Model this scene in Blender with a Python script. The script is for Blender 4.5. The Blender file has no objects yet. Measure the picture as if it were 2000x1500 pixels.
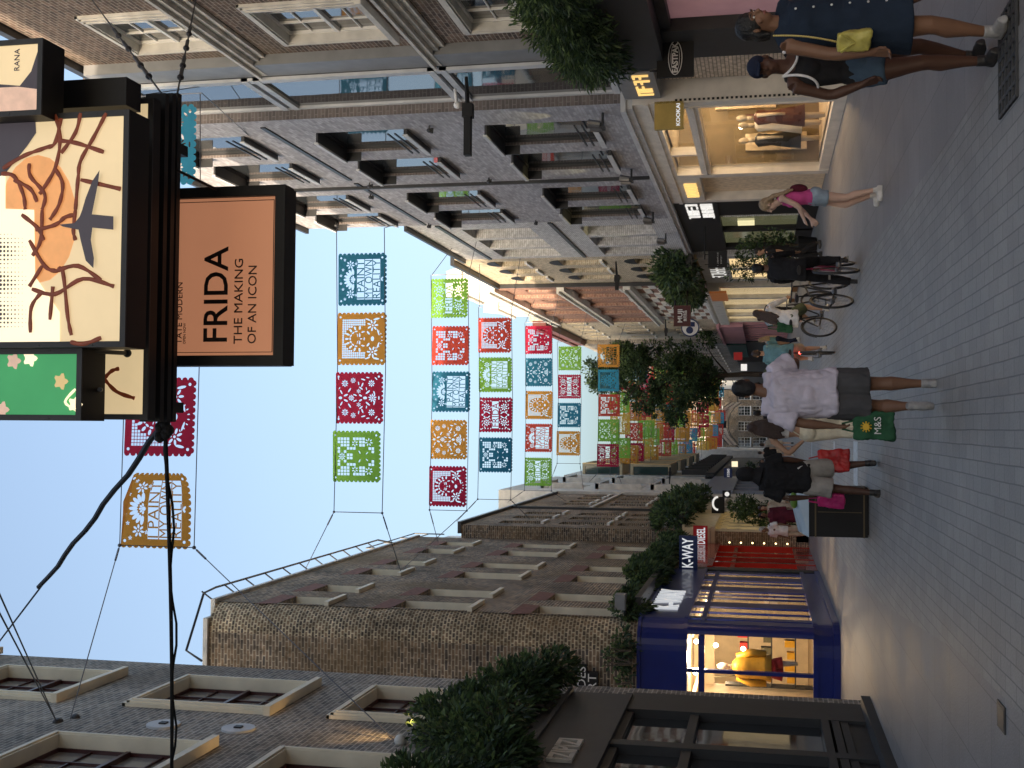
import bpy,bmesh,math,random
from mathutils import Vector as V, Matrix
random.seed(7)
D=bpy.data; SC=bpy.context.scene; COL=SC.collection
R=math.radians
# ---------------------------------------------------------------- camera, sky, sun, exposure
CAMZ=1.5; FPX=2316.0; TH=math.atan(490/FPX); PS=math.atan(85/math.hypot(FPX,490))
FW=V((math.sin(PS)*math.cos(TH),math.cos(PS)*math.cos(TH),math.sin(TH)))
RT=V((math.cos(PS),-math.sin(PS),0)); UP=RT.cross(FW)
cam=D.objects.new('camera',D.cameras.new('camera')); COL.objects.link(cam)
cam.data.sensor_width=36; cam.data.lens=36*FPX/2000; cam.data.clip_end=3000; cam.data.clip_start=.05
cam.matrix_world=Matrix(((-UP.x,RT.x,-FW.x,0),(-UP.y,RT.y,-FW.y,0),(-UP.z,RT.z,-FW.z,CAMZ),(0,0,0,1)))
SC.camera=cam
SUN_EL,SUN_AZ=R(9),R(-142)          # low evening sun behind the camera's left shoulder, behind the houses
w=D.worlds.new('World'); SC.world=w; w.use_nodes=True; nt=w.node_tree
sky=nt.nodes.new('ShaderNodeTexSky'); sky.sky_type='NISHITA'; sky.sun_disc=False
sky.sun_elevation=SUN_EL; sky.sun_rotation=SUN_AZ; sky.air_density=1.0; sky.dust_density=8; sky.ozone_density=1.8
bg=nt.nodes['Background']; bg.inputs[1].default_value=.15; hs=nt.nodes.new('ShaderNodeHueSaturation'); hs.inputs['Saturation'].default_value=.84; nt.links.new(sky.outputs[0],hs.inputs['Color']); nt.links.new(hs.outputs[0],bg.inputs[0])
sl=D.lights.new('sun','SUN'); sl.energy=2.0; sl.angle=R(.5); sl.color=(1,.8,.6)
so=D.objects.new('sun',sl); COL.objects.link(so)
sd=V((math.sin(SUN_AZ)*math.cos(SUN_EL),math.cos(SUN_AZ)*math.cos(SUN_EL),math.sin(SUN_EL)))
so.rotation_euler=sd.to_track_quat('Z','Y').to_euler()
SC.view_settings.view_transform='Standard'; SC.view_settings.look='None'; SC.view_settings.exposure=2.05; SC.view_settings.gamma=1
SC.cycles.use_denoising=True; SC.cycles.max_bounces=6; SC.cycles.diffuse_bounces=4; SC.cycles.transparent_max_bounces=12; SC.cycles.sample_clamp_indirect=4
# ---------------------------------------------------------------- pixel of the photo -> point on a plane
def ray(x,y): return FW*FPX+RT*((1500-y)-750)+UP*(1000-x)
C0=V((0,0,CAMZ))
def onX(x,y,X): d=ray(x,y); return C0+d*(X/d.x)
def onY(x,y,Y): d=ray(x,y); return C0+d*(Y/d.y)
def onZ(x,y,Z=0.): d=ray(x,y); return C0+d*((Z-CAMZ)/d.z)
# ---------------------------------------------------------------- materials
MATS={}
def nmat(name):
    m=D.materials.new(name); m.use_nodes=True; return m,m.node_tree,m.node_tree.nodes['Principled BSDF']
def mat(name,col,rough=.6,metal=0,em=None,es=0,var=.12,vs=3.,bump=.0,bs=40.,spec=.5,trans=0,coat=0):
    if name in MATS: return MATS[name]
    m,t,b=nmat(name); N=t.nodes; L=t.links
    b.inputs['Roughness'].default_value=rough; b.inputs['Metallic'].default_value=metal
    b.inputs['Specular IOR Level'].default_value=spec; b.inputs['Coat Weight'].default_value=coat
    col=tuple(col)+(1,)
    if var>0:
        tc=N.new('ShaderNodeTexCoord'); no=N.new('ShaderNodeTexNoise'); no.inputs['Scale'].default_value=vs; no.inputs['Detail'].default_value=5
        L.new(tc.outputs['Object'],no.inputs['Vector'])
        mx=N.new('ShaderNodeMixRGB'); mx.inputs[1].default_value=tuple(c*(1-var) for c in col[:3])+(1,); mx.inputs[2].default_value=tuple(min(1,c*(1+var)) for c in col[:3])+(1,)
        cr=N.new('ShaderNodeMapRange'); cr.inputs[1].default_value=.3; cr.inputs[2].default_value=.7
        L.new(no.outputs[0],cr.inputs[0]); L.new(cr.outputs[0],mx.inputs[0]); L.new(mx.outputs[0],b.inputs['Base Color'])
        if bump>0:
            n2=N.new('ShaderNodeTexNoise'); n2.inputs['Scale'].default_value=bs; n2.inputs['Detail'].default_value=4; L.new(tc.outputs['Object'],n2.inputs['Vector'])
            bp=N.new('ShaderNodeBump'); bp.inputs['Strength'].default_value=bump; bp.inputs['Distance'].default_value=.02
            L.new(n2.outputs[0],bp.inputs['Height']); L.new(bp.outputs[0],b.inputs['Normal'])
    else: b.inputs['Base Color'].default_value=col
    if em: b.inputs['Emission Color'].default_value=tuple(em)+(1,); b.inputs['Emission Strength'].default_value=es
    if trans:
        tr=N.new('ShaderNodeBsdfTranslucent'); tr.inputs[0].default_value=col; ms=N.new('ShaderNodeMixShader'); ms.inputs[0].default_value=trans
        L.new(b.outputs[0],ms.inputs[1]); L.new(tr.outputs[0],ms.inputs[2]); L.new(ms.outputs[0],N['Material Output'].inputs[0])
    MATS[name]=m; return m
def brick(name,c1,c2,mort,K=2.2,bw=.225,bh=.075,ms=.011,var=.35,stain=None,bump=.5,offset=.5,spk=.25):
    c1,c2,mort=[tuple(min(.62,q*(K if max(c1)<.3 else 1.25)) for q in c) for c in (c1,c2,mort)]
    m,t,b=nmat(name); N=t.nodes; L=t.links
    uv=N.new('ShaderNodeUVMap'); 
    wob=N.new('ShaderNodeTexNoise'); wob.inputs['Scale'].default_value=6; L.new(uv.outputs[0],wob.inputs['Vector'])
    vm=N.new('ShaderNodeVectorMath'); vm.operation='MULTIPLY_ADD'; vm.inputs[1].default_value=(.018,.018,0); L.new(wob.outputs['Color'],vm.inputs[0]); L.new(uv.outputs[0],vm.inputs[2])
    br=N.new('ShaderNodeTexBrick'); br.offset=offset; br.inputs['Scale'].default_value=1; br.inputs['Brick Width'].default_value=bw; br.inputs['Row Height'].default_value=bh; br.inputs['Mortar Size'].default_value=ms; br.inputs['Mortar Smooth'].default_value=.25
    br.inputs['Color1'].default_value=tuple(c1)+(1,); br.inputs['Color2'].default_value=tuple(c2)+(1,); br.inputs['Mortar'].default_value=tuple(mort)+(1,)
    L.new(vm.outputs[0],br.inputs['Vector'])
    no=N.new('ShaderNodeTexNoise'); no.inputs['Scale'].default_value=.6; no.inputs['Detail'].default_value=7; no.inputs['Roughness'].default_value=.65; L.new(uv.outputs[0],no.inputs['Vector'])
    mr=N.new('ShaderNodeMapRange'); mr.inputs[1].default_value=.3; mr.inputs[2].default_value=.72; mr.inputs[3].default_value=1-var; mr.inputs[4].default_value=1+var; L.new(no.outputs[0],mr.inputs[0])
    n3=N.new('ShaderNodeTexNoise'); n3.inputs['Scale'].default_value=7; n3.inputs['Detail'].default_value=3; L.new(uv.outputs[0],n3.inputs['Vector'])
    m3=N.new('ShaderNodeMapRange'); m3.inputs[1].default_value=.3; m3.inputs[2].default_value=.7; m3.inputs[3].default_value=1-spk; m3.inputs[4].default_value=1+spk; L.new(n3.outputs[0],m3.inputs[0])
    mm=N.new('ShaderNodeMath'); mm.operation='MULTIPLY'; L.new(mr.outputs[0],mm.inputs[0]); L.new(m3.outputs[0],mm.inputs[1])
    sc=N.new('ShaderNodeVectorMath'); sc.operation='SCALE'; L.new(br.outputs['Color'],sc.inputs[0]); L.new(mm.outputs[0],sc.inputs['Scale'])
    out=sc.outputs[0]
    if stain:
        n4=N.new('ShaderNodeTexNoise'); n4.inputs['Scale'].default_value=.25; n4.inputs['Detail'].default_value=5; L.new(uv.outputs[0],n4.inputs['Vector'])
        r4=N.new('ShaderNodeMapRange'); r4.inputs[1].default_value=.5; r4.inputs[2].default_value=.68; r4.inputs[4].default_value=.6; L.new(n4.outputs[0],r4.inputs[0])
        mx=N.new('ShaderNodeMixRGB'); mx.inputs[2].default_value=tuple(stain)+(1,); L.new(r4.outputs[0],mx.inputs[0]); L.new(out,mx.inputs[1]); out=mx.outputs[0]
    L.new(out,b.inputs['Base Color']); b.inputs['Roughness'].default_value=.85; b.inputs['Specular IOR Level'].default_value=.25
    bp=N.new('ShaderNodeBump'); bp.inputs['Strength'].default_value=bump; bp.inputs['Distance'].default_value=.012; bp.invert=True
    L.new(br.outputs['Fac'],bp.inputs['Height']); L.new(bp.outputs[0],b.inputs['Normal'])
    MATS[name]=m; return m
def glassmat(name,base,rough=.04):
    m,t,b=nmat(name); b.inputs['Base Color'].default_value=tuple(base)+(1,); b.inputs['Roughness'].default_value=rough; b.inputs['IOR'].default_value=3.2
    N=t.nodes; tc=N.new('ShaderNodeTexCoord'); no=N.new('ShaderNodeTexNoise'); no.inputs['Scale'].default_value=1.3; t.links.new(tc.outputs['Object'],no.inputs['Vector'])
    bp=N.new('ShaderNodeBump'); bp.inputs['Strength'].default_value=.08; bp.inputs['Distance'].default_value=.02; t.links.new(no.outputs[0],bp.inputs['Height']); t.links.new(bp.outputs[0],b.inputs['Normal'])
    MATS[name]=m; return m
def clearglass(name='clear_glass',tint=(.93,.95,.95)):
    m=D.materials.new(name); m.use_nodes=True; t=m.node_tree; N=t.nodes; N.remove(N['Principled BSDF'])
    tr=N.new('ShaderNodeBsdfTransparent'); tr.inputs[0].default_value=tuple(tint)+(1,); gl=N.new('ShaderNodeBsdfGlossy'); gl.inputs[1].default_value=.02
    lw=N.new('ShaderNodeLayerWeight'); lw.inputs[0].default_value=.5; pw=N.new('ShaderNodeMath'); pw.operation='POWER'; pw.inputs[1].default_value=5; t.links.new(lw.outputs['Facing'],pw.inputs[0]); fr=N.new('ShaderNodeMath'); fr.operation='MULTIPLY_ADD'; fr.inputs[1].default_value=.85; fr.inputs[2].default_value=.05; t.links.new(pw.outputs[0],fr.inputs[0]); mx=N.new('ShaderNodeMixShader')
    t.links.new(fr.outputs[0],mx.inputs[0]); t.links.new(tr.outputs[0],mx.inputs[1]); t.links.new(gl.outputs[0],mx.inputs[2]); t.links.new(mx.outputs[0],N['Material Output'].inputs[0])
    MATS[name]=m; return m
M=MATS
glassmat('glass',(.03,.035,.04)); glassmat('glass_blind',(.3,.28,.25)); clearglass()
mat('white_paint',(.8,.78,.73),.5,bump=.1); mat('cream',(.78,.7,.54),.6,bump=.15,vs=2); mat('stone',(.62,.59,.53),.7,bump=.3,bs=15,var=.18)
mat('stone_white',(.78,.76,.7),.6,bump=.2,var=.12); mat('dark',(.028,.029,.032),.45); mat('dark_grey',(.038,.04,.043),.5,spec=.3); mat('mid_grey',(.22,.225,.23),.5)
mat('sash_red',(.06,.016,.015),.4); mat('black',(.014,.014,.015),.55,spec=.3); mat('metal',(.3,.3,.31),.35,metal=1); mat('wire',(.03,.03,.035),.5,var=0)
mat('steel_wire',(.12,.12,.13),.4,metal=.6,var=0); mat('lead',(.55,.56,.57),.6); mat('slate_roof',(.08,.085,.1),.7)
mat('navy',(.005,.018,.17),.3,coat=.25,var=.08); mat('red_gloss',(.45,.03,.02),.25,coat=.5); mat('cream_shop',(.75,.64,.4),.45)
mat('wood_panel',(.75,.62,.45),.55,var=.2,vs=8); mat('taupe',(.7,.65,.58),.55); mat('pink',(.5,.25,.28),.6); mat('teal',(.01,.07,.06),.5)
mat('gold_bay',(.5,.4,.25),.4); mat('redbrown',(.12,.035,.025),.5)
brick('brick_grey',(.1,.087,.072),(.05,.048,.045),(.15,.138,.12),K=3.1,stain=(.09,.062,.035))
brick('brick_stock',(.11,.074,.047),(.034,.03,.028),(.18,.15,.11),ms=.012,var=.6,spk=.45,stain=(.2,.13,.06))
brick('brick_header',(.115,.078,.048),(.04,.033,.028),(.24,.2,.135),bw=.1125,ms=.014,var=.6,spk=.5,stain=(.2,.13,.06))
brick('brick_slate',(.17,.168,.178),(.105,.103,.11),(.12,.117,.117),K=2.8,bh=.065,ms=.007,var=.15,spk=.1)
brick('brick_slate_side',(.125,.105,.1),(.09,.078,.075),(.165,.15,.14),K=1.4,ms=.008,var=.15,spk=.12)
brick('brick_brown',(.125,.085,.066),(.06,.047,.04),(.2,.17,.14),K=1.5,stain=(.2,.15,.09))
brick('brick_white',(.6,.59,.57),(.52,.51,.49),(.34,.33,.32),bh=.065,ms=.01,var=.12)
brick('brick_beige',(.25,.205,.145),(.19,.155,.11),(.3,.26,.2),var=.18)
brick('brick_red',(.24,.12,.088),(.19,.1,.075),(.3,.23,.18),K=1.4,var=.2)
brick('brick_pale',(.5,.4,.3),(.44,.35,.26),(.22,.18,.14),bh=.07,var=.1)
mat('brick_arch',(.2,.085,.06),.85,var=.3,vs=9,bump=.3,bs=30)
# ---------------------------------------------------------------- mesh builder
def wloc(o):
    l=V((0,0,0))
    while o: l=l+o.location; o=o.parent
    return l
class MB:
    def __init__(s): s.v=[]; s.f=[]; s.m=[]
    def poly(s,ps,mi=0):
        b=len(s.v); s.v+= [tuple(p) for p in ps]; s.f.append(tuple(range(b,b+len(ps)))); s.m.append(mi); return s
    def hexa(s,p,mi=0):   # 8 points: bottom 4 ccw, top 4
        b=len(s.v); s.v+=[tuple(q) for q in p]
        for q in ((0,3,2,1),(4,5,6,7),(0,1,5,4),(1,2,6,5),(2,3,7,6),(3,0,4,7)): s.f.append(tuple(b+i for i in q)); s.m.append(mi)
        return s
    def box(s,x0,x1,y0,y1,z0,z1,mi=0):
        if x0>x1:x0,x1=x1,x0
        if y0>y1:y0,y1=y1,y0
        if z0>z1:z0,z1=z1,z0
        return s.hexa([(x0,y0,z0),(x1,y0,z0),(x1,y1,z0),(x0,y1,z0),(x0,y0,z1),(x1,y0,z1),(x1,y1,z1),(x0,y1,z1)],mi)
    def tube(s,ps,rs,n=8,mi=0,cap=True,el=1.,side=None):
        ps=[V(p) for p in ps]; rs=[rs]*len(ps) if not hasattr(rs,'__len__') else rs
        b=len(s.v); up=None
        for i,p in enumerate(ps):
            d=(ps[min(i+1,len(ps)-1)]-ps[max(i-1,0)])
            d=d.normalized() if d.length>1e-9 else V((0,0,1))
            if up is None:
                up=V(side) if side is not None else (V((0,0,1)) if abs(d.z)<.9 else V((1,0,0)))
            a=(up-d*up.dot(d)); a=a.normalized() if a.length>1e-6 else d.orthogonal().normalized()
            c=d.cross(a); up=a
            for k in range(n):
                t=2*math.pi*k/n; q=p+(a*math.cos(t)+c*math.sin(t)*el)*rs[i]; s.v.append(tuple(q))
        for i in range(len(ps)-1):
            for k in range(n):
                k2=(k+1)%n; s.f.append((b+i*n+k,b+i*n+k2,b+(i+1)*n+k2,b+(i+1)*n+k)); s.m.append(mi)
        if cap:
            s.f.append(tuple(b+k for k in range(n))[::-1]); s.m.append(mi)
            e=b+(len(ps)-1)*n; s.f.append(tuple(e+k for k in range(n))); s.m.append(mi)
        return s
    def ell(s,c,r,mi=0,n=12,m=8,rot=None):
        b=len(s.v); c=V(c)
        for i in range(m+1):
            ph=math.pi*i/m
            for k in range(n):
                t=2*math.pi*k/n; q=V((r[0]*math.sin(ph)*math.cos(t),r[1]*math.sin(ph)*math.sin(t),r[2]*math.cos(ph)))
                if rot is not None: q=rot@q
                s.v.append(tuple(c+q))
        for i in range(m):
            for k in range(n):
                k2=(k+1)%n; s.f.append((b+i*n+k,b+(i+1)*n+k,b+(i+1)*n+k2,b+i*n+k2)); s.m.append(mi)
        return s
    def prism(s,pts,dv,mi=0):  # closed polygon extruded by vector
        pts=[V(p) for p in pts]; dv=V(dv); n=len(pts); b=len(s.v)
        s.v+=[tuple(p) for p in pts]+[tuple(p+dv) for p in pts]
        s.f.append(tuple(b+i for i in range(n))[::-1]); s.m.append(mi); s.f.append(tuple(b+n+i for i in range(n))); s.m.append(mi)
        for i in range(n):
            j=(i+1)%n; s.f.append((b+i,b+j,b+n+j,b+n+i)); s.m.append(mi)
        return s
    def mesh(s,name,mats,off=V((0,0,0)),smooth=False,fix=True):
        me=D.meshes.new(name); me.from_pydata([(a-off.x,b-off.y,c-off.z) for a,b,c in s.v],[],s.f)
        for q in (mats if isinstance(mats,(list,tuple)) else [mats]): me.materials.append(M[q] if isinstance(q,str) else q)
        me.polygons.foreach_set('material_index',s.m)
        if fix:
            bm=bmesh.new(); bm.from_mesh(me); bmesh.ops.recalc_face_normals(bm,faces=bm.faces); bm.to_mesh(me); bm.free()
        uv=me.uv_layers.new(name='UVMap')
        for p in me.polygons:
            n=p.normal
            if abs(n.z)>.7:
                for li in p.loop_indices: q=me.vertices[me.loops[li].vertex_index].co; uv.data[li].uv=(q.x+off.x,q.y+off.y)
            else:
                l=math.hypot(n.x,n.y) or 1; tx,ty=-n.y/l,n.x/l
                if abs(tx)<.1: tx,ty=0,1
                elif abs(ty)<.1: tx,ty=1,0
                for li in p.loop_indices: q=me.vertices[me.loops[li].vertex_index].co; uv.data[li].uv=((q.x+off.x)*tx+(q.y+off.y)*ty,q.z+off.z)
        if smooth: me.polygons.foreach_set('use_smooth',[True]*len(me.polygons))
        me.update(); return me
    def build(s,name,mats,parent=None,smooth=False,loc=None,fix=True):
        off=wloc(parent) if parent else V((0,0,0))
        if loc is not None: off=V(loc)
        o=D.objects.new(name,s.mesh(name,mats,off,smooth,fix)); COL.objects.link(o)
        if parent: o.parent=parent; 
        if loc is not None: o.location=V(loc)-(wloc(parent) if parent else V((0,0,0)))
        return o
def tag(o,label=None,cat=None,group=None,kind=None):
    if label: o['label']=label
    if cat: o['category']=cat
    if group: o['group']=group
    if kind: o['kind']=kind
    return o
def thing(name,loc,label,cat,group=None,rz=0):
    o=D.objects.new(name,None); o.empty_display_size=.2; COL.objects.link(o); o.location=V(loc); o.rotation_euler=(0,0,rz); return tag(o,label,cat,group)
def inst(name,me,parent,loc=(0,0,0),rz=0,matobj=None):
    o=D.objects.new(name,me); COL.objects.link(o); o.parent=parent; o.location=V(loc)-(wloc(parent) if (parent and rz is not None and not getattr(parent,'_x',0)) else V((0,0,0))); o.rotation_euler=(0,0,rz or 0); return o
def sub(name,me,parent):     # sub-part sharing its parent's origin
    o=D.objects.new(name,me); COL.objects.link(o); o.parent=parent; return o
# ---------------------------------------------------------------- wall frames: s runs along the wall, d into it
class Fr:
    def __init__(s,kind,c): s.k=kind; s.c=c
    def P(s,a,z,d=0):      # a = Y for side walls, X for front walls; d>0 goes into the wall
        if s.k=='L': return V((s.c-d,a,z))
        if s.k=='R': return V((s.c+d,a,z))
        return V((a,s.c+d,z))
    def rz(s): return {'L':R(90),'R':R(-90),'F':0}[s.k]
    def box(s,mb,a0,a1,z0,z1,d0,d1,mi=0):
        p,q=s.P(a0,z0,d0),s.P(a1,z1,d1); mb.box(p.x,q.x,p.y,q.y,p.z,q.z,mi)
    def wall(s,mb,a0,a1,z0,z1,holes,mi=0,depth=.2,mr=None):
        A=sorted({a0,a1,*[h[0] for h in holes],*[h[1] for h in holes]}); Z=sorted({z0,z1,*[h[2] for h in holes],*[h[3] for h in holes]})
        A=[a for a in A if a0-1e-6<=a<=a1+1e-6]; Z=[z for z in Z if z0-1e-6<=z<=z1+1e-6]
        for i in range(len(A)-1):
            for j in range(len(Z)-1):
                ca,cz=(A[i]+A[i+1])/2,(Z[j]+Z[j+1])/2
                if any(h[0]<ca<h[1] and h[2]<cz<h[3] for h in holes): continue
                mb.poly([s.P(A[i],Z[j]),s.P(A[i+1],Z[j]),s.P(A[i+1],Z[j+1]),s.P(A[i],Z[j+1])],mi)
        for h in holes:
            r=mi if mr is None else mr; a,b,c,d=h[:4]
            for q in ([(a,c),(b,c)],[(b,c),(b,d)],[(b,d),(a,d)],[(a,d),(a,c)]):
                (u,z),(u2,z2)=q; mb.poly([s.P(u,z),s.P(u2,z2),s.P(u2,z2,depth),s.P(u,z,depth)],r)
PROTO={}
def window(bld,fr,a0,a1,z0,z1,style='sash',depth=.2):
    w,h=round(a1-a0,2),round(z1-z0,2); key=(style,w,h,depth)
    if key not in PROTO:
        f=MB(); g=MB(); t=.05 if style[:7]!='sashred' else .035; y0,y1=depth-.05,depth+.02
        fm={'sash':'white_paint','sashred':'sash_red','dark':'dark','grey':'mid_grey','cream':'cream'}[style.split('_')[0]]
        X0,X1=-w/2,w/2
        for (a,b,c,d) in ((X0,X0+t,0,h),(X1-t,X1,0,h),(X0+t,X1-t,0,t+.02),(X0+t,X1-t,h-t,h)): f.box(a,b,y0,y1,c,d)
        if style.startswith('sash'):
            f.box(X0+t,X1-t,y0-.02,y1,h*.5-.03,h*.5+.03)
            for k in (1,2): x=X0+w*k/3; f.box(x-.013,x+.013,y0+.02,y1,t+.02,h*.5-.03); f.box(x-.013,x+.013,y0+.01,y1,h*.5+.03,h-t)
            for zz in (.27,.76): f.box(X0+t,X1-t,y0+.022,y1-.002,h*zz-.012,h*zz+.012)
        elif style=='dark' and w>1.9: f.box(X0+w*.5-.02,X0+w*.5+.02,y0+.01,y1,t+.02,h-t)
        elif 'mid' in style: f.box(X0+t,X1-t,y0+.01,y1,h*.6-.02,h*.6+.02)
        g.poly([(X0+.01,depth,.01),(X1-.01,depth,.01),(X1-.01,depth,h-.01),(X0+.01,depth,h-.01)])
        sc=MB(); 
        if 'surround' in style:   # moulded architrave standing proud of the wall
            q=.17 
            for k,(o,p) in enumerate(((q,.05),(q*.72,.08),(q*.4,.1))):
                sc.box(X0-o,X0-o+q*.28-.002,-p,.0,-.02,h+o-.002); sc.box(X1+o-q*.28+.002,X1+o,-p,.0,-.02,h+o-.002); sc.box(X0-o,X1+o,-p-.003,-.002,h+o-q*.28,h+o)
            sc.box(X0-.012,X0+.012,-.08,depth-.05,0,h); sc.box(X1-.012,X1+.012,-.08,depth-.05,0,h); sc.box(X0-.01,X1+.01,-.08,depth-.05,h-.012,h+.012)
            sc.box(X0-q-.05,X1+q+.05,-.14,depth-.05,-.1,-.003)
        elif 'sill' in style: sc.box(X0-.06,X1+.06,-.09,depth-.05,-.1,.004)
        if 'reveal' in style: sc.box(X0-.006,X0+.008,.004,depth-.05,.004,h); sc.box(X1-.008,X1+.006,.004,depth-.05,.004,h)
        off=V((0,0,0)); sm='stone' if 'stone' in style else 'white_paint' if 'wht' in style else 'cream'
        PROTO[key]=(f.mesh('window',fm),g.mesh('pane','glass_blind' if style[:7]=='sashred' else 'glass',fix=False),sc.mesh('surround',sm) if sc.v else None)
    f,g,sc=PROTO[key]
    o=inst('window',f,bld,fr.P((a0+a1)/2,z0,0),fr.rz())
    sub('pane',g,o)
    if sc: sub('surround',sc,o)
    return o
def bodybox(mb,x0,x1,y0,y1,z0,z1,skip,mi=0):   # closed house body without the face named in skip
    p=[(x0,y0,z0),(x1,y0,z0),(x1,y1,z0),(x0,y1,z0),(x0,y0,z1),(x1,y0,z1),(x1,y1,z1),(x0,y1,z1)]
    for k,q in {'b':(0,3,2,1),'t':(4,5,6,7),'s':(0,1,5,4),'e':(1,2,6,5),'n':(2,3,7,6),'w':(3,0,4,7)}.items():
        if k not in skip: mb.poly([p[i] for i in q],mi)
def text(name,s,size,loc,rz,m,parent,ext=.01,align='CENTER',rx=90,sx=1.,space=1.,bold=0,lay=None):
    cu=D.curves.new(name,'FONT'); cu.body=s; cu.size=size; cu.extrude=ext; cu.align_x=align; cu.align_y='CENTER'; cu.offset=bold; cu.space_character=space; cu.resolution_u=3
    if lay: cu.space_line=lay
    t=D.objects.new('tmp',cu); COL.objects.link(t); dg=bpy.context.evaluated_depsgraph_get(); me=D.meshes.new_from_object(t.evaluated_get(dg)); D.objects.remove(t); D.curves.remove(cu)
    me.materials.clear(); me.materials.append(M[m]); o=D.objects.new(name,me); COL.objects.link(o)
    if parent: o.parent=parent; o.location=V(loc)-wloc(parent)
    else: o.location=V(loc)
    o.rotation_euler=(R(rx),0,rz); o.scale=(sx,1,1); return o
# ================================================================ GROUND
def gmat(name,c1,c2,mort,bw,bh,ms,rot=True,rough=.55,bump=.35,edge=0.0):
    m,t,b=nmat(name); N=t.nodes; L=t.links
    tc=N.new('ShaderNodeTexCoord'); mp=N.new('ShaderNodeMapping'); mp.inputs['Rotation'].default_value=(0,0,R(90) if rot else 0); L.new(tc.outputs['Object'],mp.inputs[0])
    wn=N.new('ShaderNodeTexNoise'); wn.inputs['Scale'].default_value=2.2; L.new(mp.outputs[0],wn.inputs['Vector'])
    vm=N.new('ShaderNodeVectorMath'); vm.operation='MULTIPLY_ADD'; vm.inputs[1].default_value=(.012,.012,0); L.new(wn.outputs['Color'],vm.inputs[0]); L.new(mp.outputs[0],vm.inputs[2])
    br=N.new('ShaderNodeTexBrick'); br.inputs['Scale'].default_value=1; br.inputs['Brick Width'].default_value=bw; br.inputs['Row Height'].default_value=bh; br.inputs['Mortar Size'].default_value=ms; br.inputs['Mortar Smooth'].default_value=.4
    br.inputs['Color1'].default_value=c1+(1,); br.inputs['Color2'].default_value=c2+(1,); br.inputs['Mortar'].default_value=mort+(1,); L.new(vm.outputs[0],br.inputs['Vector'])
    no=N.new('ShaderNodeTexNoise'); no.inputs['Scale'].default_value=.7; no.inputs['Detail'].default_value=8; no.inputs['Roughness'].default_value=.7; L.new(tc.outputs['Object'],no.inputs['Vector'])
    mr=N.new('ShaderNodeMapRange'); mr.inputs[1].default_value=.3; mr.inputs[2].default_value=.7; mr.inputs[3].default_value=.78; mr.inputs[4].default_value=1.22; L.new(no.outputs[0],mr.inputs[0])
    n2=N.new('ShaderNodeTexNoise'); n2.inputs['Scale'].default_value=60; n2.inputs['Detail'].default_value=2; L.new(tc.outputs['Object'],n2.inputs['Vector'])
    m2=N.new('ShaderNodeMapRange'); m2.inputs[3].default_value=.8; m2.inputs[4].default_value=1.2; L.new(n2.outputs[0],m2.inputs[0])
    mm=N.new('ShaderNodeMath'); mm.operation='MULTIPLY'; L.new(mr.outputs[0],mm.inputs[0]); L.new(m2.outputs[0],mm.inputs[1])
    sc=N.new('ShaderNodeVectorMath'); sc.operation='SCALE'; L.new(br.outputs['Color'],sc.inputs[0]); L.new(mm.outputs[0],sc.inputs['Scale'])
    # small pale specks of trodden gum
    vo=N.new('ShaderNodeTexVoronoi'); vo.inputs['Scale'].default_value=3.1; L.new(tc.outputs['Object'],vo.inputs['Vector'])
    lt=N.new('ShaderNodeMath'); lt.operation='LESS_THAN'; lt.inputs[1].default_value=.055; L.new(vo.outputs['Distance'],lt.inputs[0])
    mx=N.new('ShaderNodeMixRGB'); mx.inputs[2].default_value=(.24,.24,.23,1); l2=N.new('ShaderNodeMath'); l2.operation='MULTIPLY'; l2.inputs[1].default_value=.55; L.new(lt.outputs[0],l2.inputs[0])
    L.new(l2.outputs[0],mx.inputs[0]); L.new(sc.outputs[0],mx.inputs[1]); L.new(mx.outputs[0],b.inputs['Base Color'])
    rr=N.new('ShaderNodeMapRange'); rr.inputs[3].default_value=rough-.12; rr.inputs[4].default_value=rough+.15; L.new(no.outputs[0],rr.inputs[0]); L.new(rr.outputs[0],b.inputs['Roughness'])
    ad=N.new('ShaderNodeMath'); ad.operation='MULTIPLY_ADD'; ad.inputs[1].default_value=-1; L.new(br.outputs['Fac'],ad.inputs[0]); L.new(n2.outputs[0],ad.inputs[2])
    bp=N.new('ShaderNodeBump'); bp.inputs['Strength'].default_value=bump; bp.inputs['Distance'].default_value=.012; L.new(ad.outputs[0],bp.inputs['Height']); L.new(bp.outputs[0],b.inputs['Normal'])
    MATS[name]=m
gmat('setts',(.272,.262,.245),(.232,.224,.21),(.13,.128,.124),.32,.11,.006,bump=.25)
gmat('slabs',(.235,.22,.212),(.205,.195,.19),(.13,.122,.118),.9,.6,.006,bump=.22)
def sheet(name,x0,x1,y0,y1,z,m,n=1):
    b=MB(); b.poly([(x0,y0,z),(x1,y0,z),(x1,y1,z),(x0,y1,z)]); o=b.build(name,m); return tag(o,kind='structure')
sheet('ground',-400,400,-30,1500,-.004,'slabs')
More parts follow.
